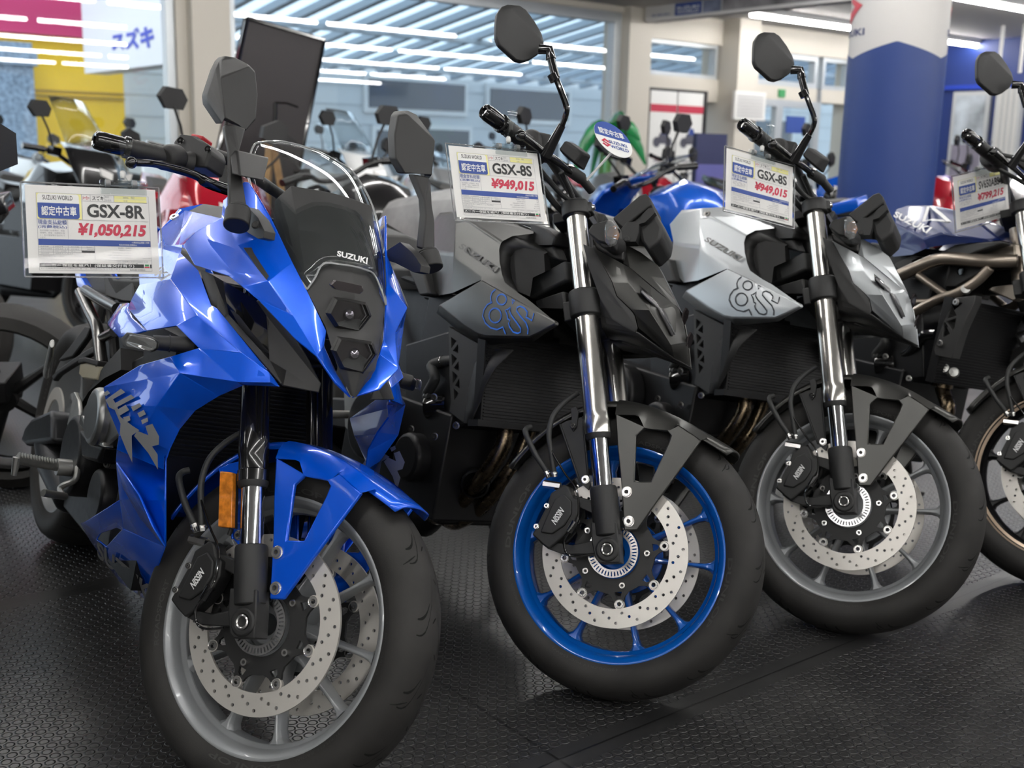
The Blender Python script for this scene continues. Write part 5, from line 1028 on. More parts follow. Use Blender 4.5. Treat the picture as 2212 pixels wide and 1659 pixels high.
        m = flat(T('a_mplate'), -.160, -.140); bolt(m, b[2], (.6, -.7, .3), .006, .003); ob('mirror_mount', sm(m, s), black_pl, sk, bevel=.003)
    B = T('a_barpts'); bar_parts(root, SM, [B[0]+(B[0]-B[1]).normalized()*.008]+B[1:])
    for s in (1, -1):
        m = flat(T('a_switchbox'), -.235, -.185); d = (B[2]-B[3]).normalized(); m.lathe([(0, -.01), (.021, -.01), (.024, 0), (.024, .02), (.019, .028), (0, .028)], o=B[2]+d*.005, ax=d, n=22); sw = ob('switch_housing', sm(m, s), black_pl, root, SM, bevel=.005, seg=3)
        q = T('a_switchbox'); m = MB(True); bolt(m, (q[1].x+.012, -.237, q[1].z-.012), (.3, -1, 0), .005, .003); bolt(m, (q[4].x-.006, -.237, q[4].z+.003), (.3, -1, 0), .005, .003); ob('switch_screw', sm(m, s), gloss_black, sw)
        if s > 0: m = MB(); m.box((q[2].x-.004, -.215, q[2].z-.001), (.03, .03, .012)); ob('kill_switch', m, mat('switch_red', (.45, .02, .03), .4), sw, bevel=.003)
        lv = T('a_lever'); m = MB(); m.tube(smooth(lv), [.0062]*8+[.008]*10+[.0105]*8, 12, flat=.75); m.lathe([(.0001, -.0105), (.0055, -.009), (.009, -.0055), (.0105, 0), (.009, .0055), (.0055, .009), (.0001, .0105)], o=lv[0], n=18); ob('brake_lever' if s > 0 else 'clutch_lever', sm(m, s), gloss_black, root, SM)
        m = flat(T('a_clamp'), -.12, -.09); c = T('a_clamp')[0]; m.lathe([(.012, 0), (.017, 0), (.017, .006), (.012, .006)], o=c+V((0, 0, -.012)), ax=(0, 0, 1), n=20, closed=True); ob('handlebar_clamp', sm(m, s), chrome if 0 else cast_black, root, SM, bevel=.003)
    q = T('a_dashdisp'); m = MB(); m.plate([q], (-.02, 0, 0)); ob('meter_display', m, cast_black, root, SM, bevel=.003)
    # radiator, engine, rear
    m = MB(); m.box((-.335, 0, .615), (.03, .30, .20)); 
    for i in range(24): m.box((-.318, 0, .52+i*.0083), (.004, .30, .0026))
    ob('radiator', m, mat('radiator_core', (.020, .020, .021), .4, .5), root)
    m = MB(); m.box((-.42, 0, .50), (.20, .33, .50)); ob('inner_shield', m, engine_m, root)
    engine(root); rear_half(root, P, grey_rim, 'R')
    m = MB(); 
    for y in (-.05, .05): m.tube(smooth([(-.40, y, .52), (-.37, y, .45), (-.40, y, .36), (-.50, y*.9, .25), (-.62, y*.6, .20), (-.80, 0, .18)]), .0195, 14)
    ob('exhaust_headers', m, bronze, root)
    m = flat(T('a_seat'), -.12, .12); ob('front_seat', m, seat_m, root, bevel=.02, seg=3)
    for s in (1, -1): ob('tail_side', sm(flat(T('a_tail'), -.135, -.10), s), P, root, bevel=.004)
    m = MB(); m.tube(smooth(T('a_subA')), .0145, 14); m.tube(smooth(T('a_subB')), .0145, 14); m.tube(T('a_subC'), .0115, 12); sf = ob('tubular_subframe', m, mat('subframe_steel', (.16, .155, .15), .22, .9), root)
    ob('frame_spar', flat(T('a_frame'), -.16, -.10), dark_pl, root, bevel=.005)
    m = flat(T('a_pegbracket'), -.165, -.15); m.plate([[V((p.x, -.165, p.z)) for p in T('a_pegbracket2')]], (0, .015, 0)); pb = ob('passenger_peg_bracket', m, black_pl, root, bevel=.003)
    q = T('a_peg'); m = MB(); m.tube([q[0], q[1]], [.010, .017], 12, flat=.6); ob('passenger_peg', m, alloy, pb, bevel=.002)
    q = T('a_resv'); m = flat(q, -.165, -.135); rv = ob('rear_brake_reservoir', m, mat('reservoir_plastic', (.50, .46, .34), .35, coat=.3), root, bevel=.004)
    m = flat([p for p in (q[0], q[1], q[2], q[2]+V((0, 0, .012)), q[1]+V((0, 0, .012)), q[0]+V((0, 0, .012)))], -.17, -.13); ob('reservoir_cap', m, black_pl, rv, bevel=.002)
    hp = ob('heel_plate', flat(T('a_heel'), -.195, -.185), alloy, root, bevel=.003)
    q = T('a_footpeg'); m = MB(); d = q[1]-q[0]
    m.tube([q[0], q[1]], .0105, 12, flat=.7)
    for i in range(16): m.tube([q[0]+d*(i/16+.02)+V((0, 0, .006)), q[0]+d*(i/16+.035)+V((0, 0, .006))], .0105, 8, flat=.6)
    m.cyl(q[0]+V((0, 0, .004)), q[0]+V((.0, 0, -.035)), .009, .006, n=10); m.cyl(q[1]+V((0, -.01, 0)), q[1]+V((0, .03, 0)), .019, n=16); ob('foot_peg', m, alloy, root)
    q = T('a_pedal'); m = MB(); m.tube([q[0], q[1]], .008, 12, flat=.8); m.tube(smooth(T('a_pedalarm')), .0068, 10); ob('brake_pedal', m, alloy, root)
    m = flat(T('a_clutchcover'), -.215, -.16); c = pt('a_clutch'); m.lathe([(0, -.018), (.052, -.018), (.06, -.012), (.062, .03)], o=c+V((-.01, .005, .0)), ax=(0, 1, 0), n=40); ob('clutch_cover', m, mat('clutch_alloy', (.28, .28, .275), .32, .9), root, bevel=.006)
    m = flat(T('a_caseedge'), -.222, -.20); ob('engine_case_edge', m, alloy, root, bevel=.003)
    ob('engine_case', flat(T('a_case'), -.205, -.14), engine_m, root, bevel=.008)
    m = flat(T('a_exhaust'), -.19, -.08); m.tube([(-1.0, -.12, .25), (-1.15, -.13, .30), (-1.30, -.14, .36)], [.05, .06, .045], 16); ob('silencer', m, mat('silencer_grey', (.03, .031, .034), .35, .6), root, bevel=.012, seg=3)
    return root
def roadster(name, mw, sdeg, label):
    root = empty(name, mw, label, 'motorcycle'); SM = steer(radians(sdeg))
    front_end(root, SM, black_rim, 20, matt_black, alu_fork, 'D')
    m = MB()
    for s in (1, -1): m.lathe([(.2240, -.0512*s), (.2290, -.0506*s), (.2292, -.0490*s), (.2238, -.0496*s)], o=FA, ax=(0, 1, 0), n=90, closed=True); m.lathe([(.2130, -.0455*s), (.2205, -.0492*s), (.2200, -.0478*s), (.2130, -.0440*s)], o=FA, ax=(0, 1, 0), n=90, closed=True)
    ob('rim_stripe', m, mat('gold_stripe', (.55, .42, .31), .3, .4), root, SM)
    a = panel('d_tank'); n = len(a.v); o = a.mirror(); a.add(o.v, o.f); top = [0, 1, 2, 3, 4, 5]
    a.add([a.v[i] for i in top]+[a.v[i+n] for i in top], [(i, i+1, i+7, i+6) for i in range(5)])
    t = ob('fuel_tank', a, navy_paint, root, bevel=.010, seg=3, weld=True, ang=30)
    q = T('d_stripe'); m = MB(); nr = (T('d_tank')[3]-T('d_tank')[7]).cross(T('d_tank')[0]-T('d_tank')[7]); m.ribbon(q, .010, nr, True); m.ribbon(T('d_stripe2'), .008, (0.2, -1, .2)); quad_text(m, 'SUZUKI', *T('d_text'), bold=.03); ob('tank_lettering', m, white_dec, t)
    for s in (1, -1):
        m = MB()
        for k, r in (('d_frameA', .0195), ('d_frameB', .015), ('d_frameC', .0115), ('d_frameD', .0105)): m.tube(smooth(T(k)), r, 16)
        m.plate([[V((p.x, -.078, p.z)) for p in T('d_gusset')]], (0, .03, 0)); m.plate([[V((p.x, -.06, p.z)) for p in T('d_headplate')]], (0, .03, 0)); ob('trellis_frame', sm(m, s), champ, root, bevel=.004)
        ob('side_cover', sm(flat(T('d_side'), -.13, -.09), s), dark_pl, root, bevel=.006); p = ob('frame_cover', sm(flat(T('d_inner'), -.095, -.06), s), black_pl, root, bevel=.006)
        m = MB(); m.lathe([(0, 0), (.012, 0), (.012, .004)], o=T('d_innerbolt')[0], ax=(0, -1, 0), n=18); ob('cover_plug', sm(m, s), gloss_black, p)
        m = MB(); m.plate([T('d_guard')]+[T('d_hole%d' % i) for i in range(3)], (0, .03, 0)); g = ob('radiator_guard', sm(m, s), dark_pl, root, bevel=.002)
        m = MB(True)
        for b in T('d_bolts'): bolt(m, b, (0, -1, 0), .0085, .006)
        ob('guard_bolt', sm(m, s), steel, g)
    q = T('d_head'); m = MB(); m.cyl(q[0]+V((0, .01, .03)), q[1]+V((0, .01, -.02)), .032, n=24); ob('steering_head', m, champ, root)
    m = MB(); m.box((-.375, 0, .60), (.03, .32, .25)); 
    for i in range(30): m.box((-.358, 0, .48+i*.0083), (.004, .32, .0026))
    ob('radiator', m, engine_m, root)
    engine(root)
    m = MB(); m.tube(smooth(T('d_hoseA')), .0165, 14); ob('coolant_hose', m, gloss_black, root)
    m = MB(); m.tube(smooth(T('d_pipe')), .021, 16); m.cyl(T('d_pipe')[0]+V((0, 0, .012)), T('d_pipe')[0], .031, n=20); ob('exhaust_header', m, bronze, root)
    m = MB(True)
    for b in T('d_bits'): m.cut(); m.lathe([(0, -.014), (.013, -.012), (.016, 0), (.013, .012), (0, .014)], o=b, ax=(.6, -.8, .2), n=14)
    ob('engine_fitting', m, alloy, root)
    rear_half(root, navy_paint, black_rim, 'S')
    B = T('s_barpts'); bar_parts(root, SM, B); d = (B[0]-B[2]).normalized()
    for s in (1, -1):
        f = lambda m: sm(m, s)
        m = MB(); m.lathe([(0, -.038), (.020, -.038), (.026, -.030), (.030, -.024), (.030, .022), (.022, .030), (0, .030)], o=B[2], ax=d, n=22); ob('switch_housing', f(m), black_pl, root, SM, bevel=.006)
        lv = T('s_lever'); m = MB(); m.tube(smooth(lv), .008, 12, flat=.75); m.lathe([(.0001, -.0115), (.0098, -.006), (.0115, 0), (.0098, .006), (.0001, .0115)], o=lv[0], n=16); ob('brake_lever' if s > 0 else 'clutch_lever', f(m), gloss_black, root, SM)
        r = T('s_resv')
        if s > 0: m = MB(); m.hexa([r[0], r[1], r[2], r[3], r[4], r[5], r[2]+r[5]-r[1], r[3]+r[4]-r[0]]); ob('brake_fluid_reservoir', m, black_pl, root, SM, bevel=.005)
        st = T('s_stalk'); m = MB(); m.tube(smooth(st[3:]), .0062, 10); m.cyl(st[8]+V((-.015, .01, -.04)), st[7], .0125, .008, n=14); m.cyl(st[2], st[4], .0085, n=14); m.tube([st[0], st[1], st[2]], .0105, 12); ob('mirror_stalk', f(m), gloss_black, root, SM)
        mirror_head(root, SM, [V(p) for p in T('s_mirror')[:16]], f)
    m = MB(); m.lathe([(0, -.06), (.06, -.055), (.085, -.02), (.09, .02), (.085, .03), (0, .03)], o=(-.12, 0, .86), ax=(1, 0, -.25), n=36); h = ob('round_headlight', m, gloss_black, root, SM)
    m = MB(); m.lathe([(.082, .03), (.05, .042), (.0, .047)], o=(-.12, 0, .86), ax=(1, 0, -.25), n=36); ob('headlight_lens', m, clear_lens, h)
    m = MB(); m.tube(smooth([B[2]+V((.01, 0, -.02)), V((-.30, -.16, 1.02)), V((-.25, -.10, .98)), V((-.26, -.05, .90))]), .006, 10); m.tube(smooth([B[1]+V((.02, 0, -.01)), V((-.31, -.22, 1.07)), V((-.24, -.12, 1.04)), V((-.24, 0, .95))]), .006, 10); ob('brake_line', m, hose_m, root, SM)
    return root
TAG = 'the yen price card'
if 'B' in BUILD:
    naked('motorcycle', bike_matrix(.18155, 2.23398, -54.761, 11.372), 34.4, matt_black, blue_rim, 26.9, mat('logo_blue', (.008, .16, .72), .4), mat('tank_decal_dark', (.012, .012, .012), .4),
      'matte black naked motorcycle with blue wheel rims, beside the blue sport motorcycle')
if 'C' in BUILD:
    naked('motorcycle', bike_matrix(.77712, 2.60307, -62.649, 10.611), 34.12, sword_silver, grey_rim, 32.9, mat('logo_black', (.010, .011, .014), .4), mat('tank_decal_grey', (.12, .12, .115), .4),
      'silver grey naked motorcycle with grey wheel rims and black shroud logo')
if 'A' in BUILD:
    sport('motorcycle', bike_matrix(-.46176, 1.83448, -57.017, 12.889), 31.98, 'glossy blue fully faired sport motorcycle with clear windscreen, left of the matte black motorcycle')
if 'D' in BUILD:
    roadster('motorcycle', bike_matrix(1.444, 2.9152, -63.08, 10.28), 32.6, 'navy blue naked motorcycle with bronze trellis frame, beside the silver grey motorcycle')
# ---------------------------------------------------------------- motorcycles behind, simpler but with their own parts
BGM = {}
def bgm(k, fn, m, ang=40):
    key = (k, tuple(x.name for x in (m if isinstance(m, (list, tuple)) else [m])))
    if key not in BGM: BGM[key] = fn().mesh(k, m, ang)
    return BGM[key]
def bg_bike(a, b, head, col, style, label, steer_d=20, cover=None, lean=9):
    """a, b: front wheel contact in the room; head: heading in degrees from the a axis"""
    p = R3(a, b); root = empty('parked_motorcycle' if style != 'scooter' else 'parked_scooter', M4.Translation((p.x, p.y, FZ)) @ M4.Rotation(TH+radians(head), 4, 'Z') @ M4.Rotation(-radians(lean), 4, 'X'), label, 'motorcycle' if style != 'scooter' else 'scooter', 'motorcycles parked in the back rows')
    SM = steer(radians(steer_d)); sc = style == 'scooter'; WB = 1.42 if not sc else 1.30; R_ = .30 if not sc else .24
    def wheel(hw, R):
        return lambda: MB().lathe([(R-.07, -hw*.75), (R-.055, -hw), (R-.02, -hw*.85), (R, 0), (R-.02, hw*.85), (R-.055, hw), (R-.07, hw*.75)], ax=(0, 1, 0), n=40)
    def rim(R):
        def f():
            m = MB(); m.lathe([(R-.07, -.035), (R-.08, -.03), (R-.09, 0), (R-.08, .03), (R-.07, .035), (R-.075, 0)], ax=(0, 1, 0), n=32, closed=True); m.cyl((0, -.04, 0), (0, .04, 0), .04, n=16)
            for i in range(5): t = 2*pi*i/5; m.tube([(0, 0, 0), (cos(t)*(R-.085), 0, sin(t)*(R-.085))], [.02, .012], 8)
            return m
        return f
    for nm, hw, R, M_, par in (('front_tyre', .058, R_, SM @ M4.Translation((0, 0, R_)), 0), ('rear_tyre', .085 if not sc else .06, R_+.012, M4.Translation((-WB, 0, R_+.012)), 0)):
        t = ob(nm, bgm('bg_tyre%d_%d' % (hw*1e3, R*1e3), wheel(hw, R), tyre_m), None, root, M_); ob('rim', bgm('bg_rim%d' % (R*1e3), rim(R), [black_rim]), None, t)
    fk_ = lambda: MB().tube([(0, -.1, R_), (-.26, -.1, .86)], .024, 12).tube([(0, .1, R_), (-.26, .1, .86)], .024, 12).box((-.22, 0, .78), (.07, .24, .04))
    ob('front_fork', bgm('bg_fork%d' % sc, fk_, alu_fork if style == 'naked' else black_tube), None, root, SM)
    bar = lambda: MB().tube(smooth([(-.40, -.36, 1.02), (-.36, -.2, 1.03), (-.30, -.08, .98), (-.30, .08, .98), (-.36, .2, 1.03), (-.40, .36, 1.02)]), .013, 10).cyl((-.37, -.24, 1.03), (-.40, -.36, 1.02), .018, n=12).cyl((-.37, .24, 1.03), (-.40, .36, 1.02), .018, n=12).box((-.33, -.2, 1.03), (.05, .06, .05)).box((-.33, .2, 1.03), (.05, .06, .05))
    ob('handlebar', bgm('bg_bar', bar, gloss_black), None, root, SM)
    for s in (1, -1):
        mi = lambda: MB().tube([(-.34, -.2*s, 1.04), (-.32, -.27*s, 1.14), (-.33, -.32*s, 1.21)], .006, 8).plate([[V((-.33, s*(-.33+x), 1.24+z)) for x, z in ((-.07, -.01), (-.05, .04), (.03, .055), (.07, .02), (.06, -.03), (-.02, -.05))]], (-.03, 0, 0))
        ob('mirror', bgm('bg_mirror%d' % s, mi, black_pl), None, root, SM)
    if style in ('naked', 'sport', 'tourer'):
        tank = lambda: MB().grid([[V((x, y*w_, z0+(z1-z0)*t)) for y, t in ((-1, 0), (-1.08, .45), (-.8, .9), (0, 1.05), (.8, .9), (1.08, .45), (1, 0))] for x, w_, z0, z1 in ((-.36, .05, .80, .86), (-.40, .13, .76, .95), (-.56, .17, .74, 1.0), (-.72, .15, .74, .95), (-.82, .09, .76, .86))])
        ob('fuel_tank', bgm('bg_tank', tank, col), None, root)
        seat = lambda: MB().grid([[V((x, y*w_, z-.05*(abs(y) == 1))) for y in (-1, -.6, 0, .6, 1)] for x, w_, z in ((-.78, .08, .84), (-.95, .13, .82), (-1.08, .13, .85), (-1.12, .12, .91), (-1.38, .08, .95), (-1.48, .04, .95))])
        ob('seat', bgm('bg_seat', seat, seat_m), None, root, solid=.05, off=-1)
        tail = lambda: MB().grid([[V((x, y*w_, z)) for y in (-1, -.5, .5, 1)] for x, w_, z in ((-1.0, .12, .80), (-1.25, .11, .86), (-1.50, .05, .92))])
        ob('tail_cowl', bgm('bg_tail', tail, col), None, root, solid=.05, off=1, bevel=.004)
        eng = lambda: MB().box((-.70, 0, .38), (.46, .34, .30)).box((-.58, 0, .58), (.28, .28, .24)).box((-.80, 0, .66), (.5, .16, .2)).box((-1.2, 0, .36), (.5, .2, .07)).tube([(-.45, .05, .5), (-.42, .05, .32), (-.6, .05, .2), (-.9, -.1, .2), (-1.3, -.16, .36)], [.02, .02, .02, .04, .05], 12)
        ob('engine', bgm('bg_engine', eng, engine_m), None, root, bevel=.01)
        if style == 'naked':
            hl = lambda: MB().lathe([(0, -.06), (.06, -.05), (.085, -.01), (.085, .03), (.07, .045), (0, .05)], o=(-.13, 0, .86), ax=(1, 0, -.2), n=28)
            h = ob('headlight', bgm('bg_lamp', hl, gloss_black), None, root, SM); ob('headlight_lens', bgm('bg_lens', lambda: MB().lathe([(0, .056), (.06, .052), (.072, .046)], o=(-.13, 0, .86), ax=(1, 0, -.2), n=24), clear_lens), None, h)
        else:
            z0 = .0 if style == 'sport' else .10
            fair = lambda: MB().grid([[V((x+.16*(1-abs(y))*k, y*w_, z+z0)) for y in (-1, -.7, -.35, 0, .35, .7, 1)] for x, w_, z, k in ((-.30, .16, 1.06-.06, .6), (-.20, .18, .96, 1), (-.10, .19, .86, 1), (-.05, .15, .74, 1), (-.12, .10, .66, .8))])
            ob('front_cowl', bgm('bg_cowl'+style, fair, col), None, root, solid=.01, ang=25)
            hl = lambda: MB().plate([[V((.065-.2*abs(y), y, z+z0)) for y, z in ((-.10, .87), (-.03, .85), (-.03, .81), (-.09, .83))]], (.012, 0, 0)).plate([[V((.065-.2*abs(y), y, z+z0)) for y, z in ((.10, .87), (.03, .85), (.03, .81), (.09, .83))]], (.012, 0, 0))
            ob('headlight', bgm('bg_hl'+style, hl, mat('pale_position_lamp', (.85, .84, .82), .2)), None, root)  # plain pale colour for the lamp faces
            if style == 'sport':
                side = lambda: MB().grid([[V((x, -y, z)) for x, y, z in r] for r in (((-.12, .17, .82), (-.35, .21, .80), (-.62, .20, .72)), ((-.10, .16, .66), (-.35, .22, .60), (-.62, .20, .52)), ((-.25, .12, .45), (-.42, .19, .36), (-.70, .16, .28)))])
                for s in (1, -1): ob('side_fairing', bgm('bg_side%d' % s, (lambda: side() if s > 0 else side().mirror()), col), None, root, solid=.008)
            hgt = .14 if style == 'sport' else .30
            sc_ = lambda: MB().grid([[V((-.16-.32*t-.08*y*y, y*(.15-.03*t), .98+z0+hgt*t)) for y in (-1, -.5, 0, .5, 1)] for t in (0, .5, 1)])
            ob('windscreen', bgm('bg_screen'+style, sc_, screen_pl), None, root, solid=.003)
    else:
        body = lambda: MB().grid([[V((x, y*w_, z)) for y in (-1, -.6, 0, .6, 1)] for x, w_, z in ((-.20, .16, .95), (-.10, .2, .80), (-.12, .19, .55), (-.22, .18, .35))])
        ob('front_cowl', bgm('bg_scowl', body, col), None, root, solid=.04, bevel=.01)
        rear = lambda: MB().grid([[V((x, y*w_, z0+(z1-z0)*t)) for y, t in ((-1, 0), (-1, .8), (0, 1), (1, .8), (1, 0))] for x, w_, z0, z1 in ((-.62, .14, .30, .74), (-.9, .17, .34, .78), (-1.3, .14, .50, .80), (-1.5, .06, .62, .78))])
        ob('rear_body', bgm('bg_srear', rear, col), None, root, bevel=.01)
        ob('seat', bgm('bg_sseat', lambda: MB().box((-.98, 0, .80), (.7, .26, .07)), seat_m), None, root, bevel=.02)
        ob('floorboard', bgm('bg_sfloor', lambda: MB().box((-.45, 0, .30), (.45, .28, .06)), black_pl), None, root, bevel=.01)
        ob('headlight', bgm('bg_shl', lambda: MB().lathe([(0, .04), (.05, .03), (.06, 0), (0, 0)], o=(-.12, 0, .98), ax=(1, 0, 0), n=24), clear_lens), None, root, SM)
    if cover:
        cv = lambda: MB().grid([[V((x, y*w_, z0+(z1-z0)*t)) for y, t in ((-1, 0), (-.95, .6), (-.6, .95), (0, 1.02), (.6, .95), (.95, .6), (1, 0))] for x, w_, z0, z1 in ((-.75, .15, .55, .90), (-.95, .2, .55, .93), (-1.15, .2, .6, .97), (-1.4, .16, .66, .98), (-1.55, .08, .75, .93))])
        o = ob('seat_cover', bgm('bg_cover', cv, cover), None, root, sub=1)
    return root
red_p = mat('red_paint', (.42, .006, .022), .2, .2, coat=1); blk_p = mat('black_paint', (.012, .012, .013), .2, .2, coat=.8); sil_p = mat('silver_paint', (.55, .57, .59), .25, .6, coat=.5); wht_p = mat('white_paint', (.74, .75, .75), .25, coat=.6)
bl2 = mat('bright_blue_paint', (.004, .10, .60), .22, .2, coat=.8); gry_p = mat('grey_paint', (.20, .21, .22), .3, .5, coat=.4); cover_m = mat('silver_cover_cloth', (.30, .30, .30), .45, noise=.3, nscale=8)
def at(px, b, d=0):
    """room a coordinate where the view column px meets the line b"""
    t = math.atan((px-1106.0)/2441.06); x = math.tan(t); return b*(x*cos(TH)+sin(TH))/(cos(TH)-x*sin(TH))
if 'G' in BUILD:
    H = -90
    bg_bike(2.10, 6.55, -78, blk_p, 'tourer', 'black adventure motorcycle with a clear windscreen in front of the yellow wall', 10)
    bg_bike(.98, 5.15, -62, red_p, 'sport', 'red motorcycle standing above the rear wheel of the turned away black motorcycle', 20)
    bg_bike(2.02, 4.72, -96, red_p, 'sport', 'red motorcycle behind the nearest price card, its tank seen under the handlebar', 20)
    bg_bike(-.28, 4.55, 150, blk_p, 'sport', 'black motorcycle turned away, its rear wheel and sprocket showing behind the glossy blue one', 0)
    bg_bike(-.06, 1.72, -95, blk_p, 'sport', 'black motorcycle beside the nearest price card, only its dark mirror showing', 25)
    bg_bike(3.85, 6.5, -85, wht_p, 'tourer', 'white motorcycle seen through the windscreen of the glossy blue motorcycle', 15)
    bg_bike(4.85, 6.95, -95, sil_p, 'sport', 'silver motorcycle behind the left side mirror of the glossy blue motorcycle', 18)
    bg_bike(2.90, 5.25, 95, blk_p, 'naked', 'black motorcycle with a grey cloth over its seat, behind the blue motorcycle', 0, cover_m)
    bg_bike(4.15, 4.85, -85, blk_p, 'naked', 'black naked motorcycle behind the price card of the matte black motorcycle', 20)
    bg_bike(5.25, 5.25, -95, gry_p, 'naked', 'grey naked motorcycle below the round blue and white sign', 22)
    bg_bike(4.20, 4.5, 100, bl2, 'sport', 'bright blue motorcycle with a black seat in front of the green palm', 0)
    bg_bike(6.15, 5.7, -85, red_p, 'naked', 'red and black motorcycle left of the green palm', 20)
    bg_bike(7.05, 5.2, -95, blk_p, 'naked', 'dark motorcycle between the silver grey motorcycle and the round column', 25)
    bg_bike(7.95, 5.2, -85, bl2, 'sport', 'blue motorcycle just left of the round column', 20)
    bg_bike(8.95, 5.0, -95, red_p, 'sport', 'red motorcycle right of the round column behind the navy motorcycle', 20)
    bg_bike(9.9, 5.6, -85, wht_p, 'scooter', 'white scooter right of the round column by the perforated panel', 15)
    for a, b, s_, c_, lb in ((5.3, 10.6, 'scooter', wht_p, 'white scooter outside the glass, nearest the left pillar'), (6.2, 10.9, 'tourer', sil_p, 'silver motorcycle with a screen outside the glass'), (7.1, 10.5, 'scooter', sil_p, 'silver scooter outside the glass near the middle pillar'), (3.0, 11.2, 'scooter', wht_p, 'white scooter outside in front of the yellow wall'), (4.1, 10.8, 'scooter', wht_p, 'white scooter outside just left of the first pillar'), (9.0, 11.5, 'scooter', red_p, 'red scooter outside the glass door')):
        bg_bike(a, b, -80, c_, s_, lb, 15)
    # black display board leaning back on a wooden easel
    P4 = [R3(2.52, 5.92, .80), R3(2.98, 6.10, .62), R3(3.33, 6.02, 1.735), R3(2.805, 5.90, 1.80)]
    nb = (P4[1]-P4[0]).cross(P4[3]-P4[0]).normalized()
    P4 = [R3(2.44, 5.93, .42), R3(3.02, 6.06, .40), R3(3.34, 6.06, 1.735), R3(2.80, 5.93, 1.80)]
    m = MB(); m.plate([P4], nb*-.03); bd = ob('display_board', m, mat('board_back_black', (.030, .026, .027), .5, bump=.2, bscale=300)); tag(bd, 'tall black display board leaning behind the glossy blue motorcycle', 'board')
    m = MB(); fr = P4+[P4[0]]
    for a, b in zip(fr, fr[1:]): m.tube([a, b], .012, 6)
    ob('board_frame', m, gloss_black, bd)
    m = MB(); c = R3(2.93, 5.88, 1.36); m.tube([c, c+V((0, 0, -.05)), c+V((-.015, .0, -.22))], .012, 8); m.tube([c, c+R3(.05, -.04, .0), c+R3(.11, -.06, -.02)], .006, 8); ob('board_bracket', m, gloss_black, bd)
    r = empty('wooden_easel', M4.Translation(R3(2.86, 5.80, FZ)), 'light wooden easel behind the windscreen of the glossy blue motorcycle', 'easel'); wd = mat('pine_wood', (.42, .25, .11), .5, noise=.35, nscale=12)
    for dx, dy in ((-.16, -.05), (.17, -.08), (.02, .22)):
        m = MB(); e = R3(dx, dy, 0); m.grid([[V((e.x*t+q[0], e.y*t+q[1], 1.215*(1-t))) for q in ((-.018, -.01), (.018, -.01), (.018, .01), (-.018, .01))] for t in (.05, 1)], True); ob('easel_leg', m, wd, r)
    m = MB(); m.box((0, 0, 1.17), (.08, .04, .08), R33); ob('easel_head', m, wd, r)
    # inflatable palm and dark poster stand
    pr = empty('inflatable_palm', M4.Translation(R3(7.0, 7.6, FZ)), 'green inflatable palm tree in front of the posters', 'decoration'); gm = mat('inflatable_green', (.02, .22, .07), .25, coat=.5, noise=.35, nscale=5)
    PK = M4.Scale(1.15, 4)
    m = MB(); m.tube(smooth([(0, 0, 0), (.02, 0, .4), (0, 0, .8), (.03, 0, 1.14)]), [.10]*5+[.085]*5+[.05]*6, 16); ob('palm_trunk', m, mat('inflatable_trunk', (.05, .16, .03), .35, noise=.3, nscale=6), pr, PK)
    for i, (dr, L, dz) in enumerate(((-100, .30, -.42), (-30, .26, -.16), (20, .32, -.34), (75, .25, -.12), (140, .28, -.25), (200, .30, -.45), (-65, .22, .02), (110, .34, -.50))):
        a = radians(dr); pts = [V((.03+cos(a)*L*t, sin(a)*L*t, 1.14+.10*sin(pi*t*.6)+dz*t*t)) for t in [k/6 for k in range(7)]]
        m = MB(); m.tube(pts, [.03, .05, .06, .06, .05, .035, .01], 10, flat=.45); ob('palm_frond', m, gm, pr, PK)
    ps_ = rob('poster_stand', [(7.60, 8.0, 7.06, 7.10, .25, 1.32)], mat('dark_poster', (.03, .035, .09), .4)); tag(ps_, 'dark blue poster stand right of the green palm', 'poster stand')
    rob('poster_lower', [(7.61, 7.99, 7.052, 7.059, .30, 1.05)], mat('violet_print', (.12, .12, .34), .4), ps_)
    # edge-on mirror of the next motorcycle, cut by the left edge
# ---------------------------------------------------------------- price cards
WD, HT = .210, .148
def uv(u, v, l=0): return V(((u-.5)*WD, -.0006-.00022*l, (.5-v)*HT))
class Card:
    def __init__(s): s.p = {}
    def g(s, k): return s.p.setdefault(k, MB())
    def rect(s, k, u0, v0, u1, v1, l=1): s.g(k).poly([uv(u0, v0, l), uv(u1, v0, l), uv(u1, v1, l), uv(u0, v1, l)])
    def rrect(s, k, u0, v0, u1, v1, l=1, r=.02, cs=(1, 1, 1, 1)):
        P = []; rv = r*WD/HT
        for i, (cx, cy) in enumerate(((u0, v0), (u1, v0), (u1, v1), (u0, v1))):
            if not cs[i]: P.append(uv(cx, cy, l)); continue
            ox = r if i in (0, 3) else -r; oy = rv if i < 2 else -rv
            for j in range(5):
                a = pi+pi/2*i+pi/2*j/4; P.append(uv(cx+ox+r*cos(a), cy+oy+rv*sin(a), l))
        s.g(k).poly(P)
    def line(s, k, u0, v0, u1, v1, l=2, w=.0016):
        if abs(u1-u0) > abs(v1-v0): s.rect(k, u0, v0-w, u1, v0+w, l)
        else: s.rect(k, u0-w*.7, v0, u0+w*.7, v1, l)
    def text(s, k, t, u0, v0, u1, v1, l=3, bold=.0, sl=0): quad_text(s.g(k), t, uv(u0+sl, v0, l), uv(u1+sl, v0, l), uv(u1, v1, l), uv(u0, v1, l), bold)
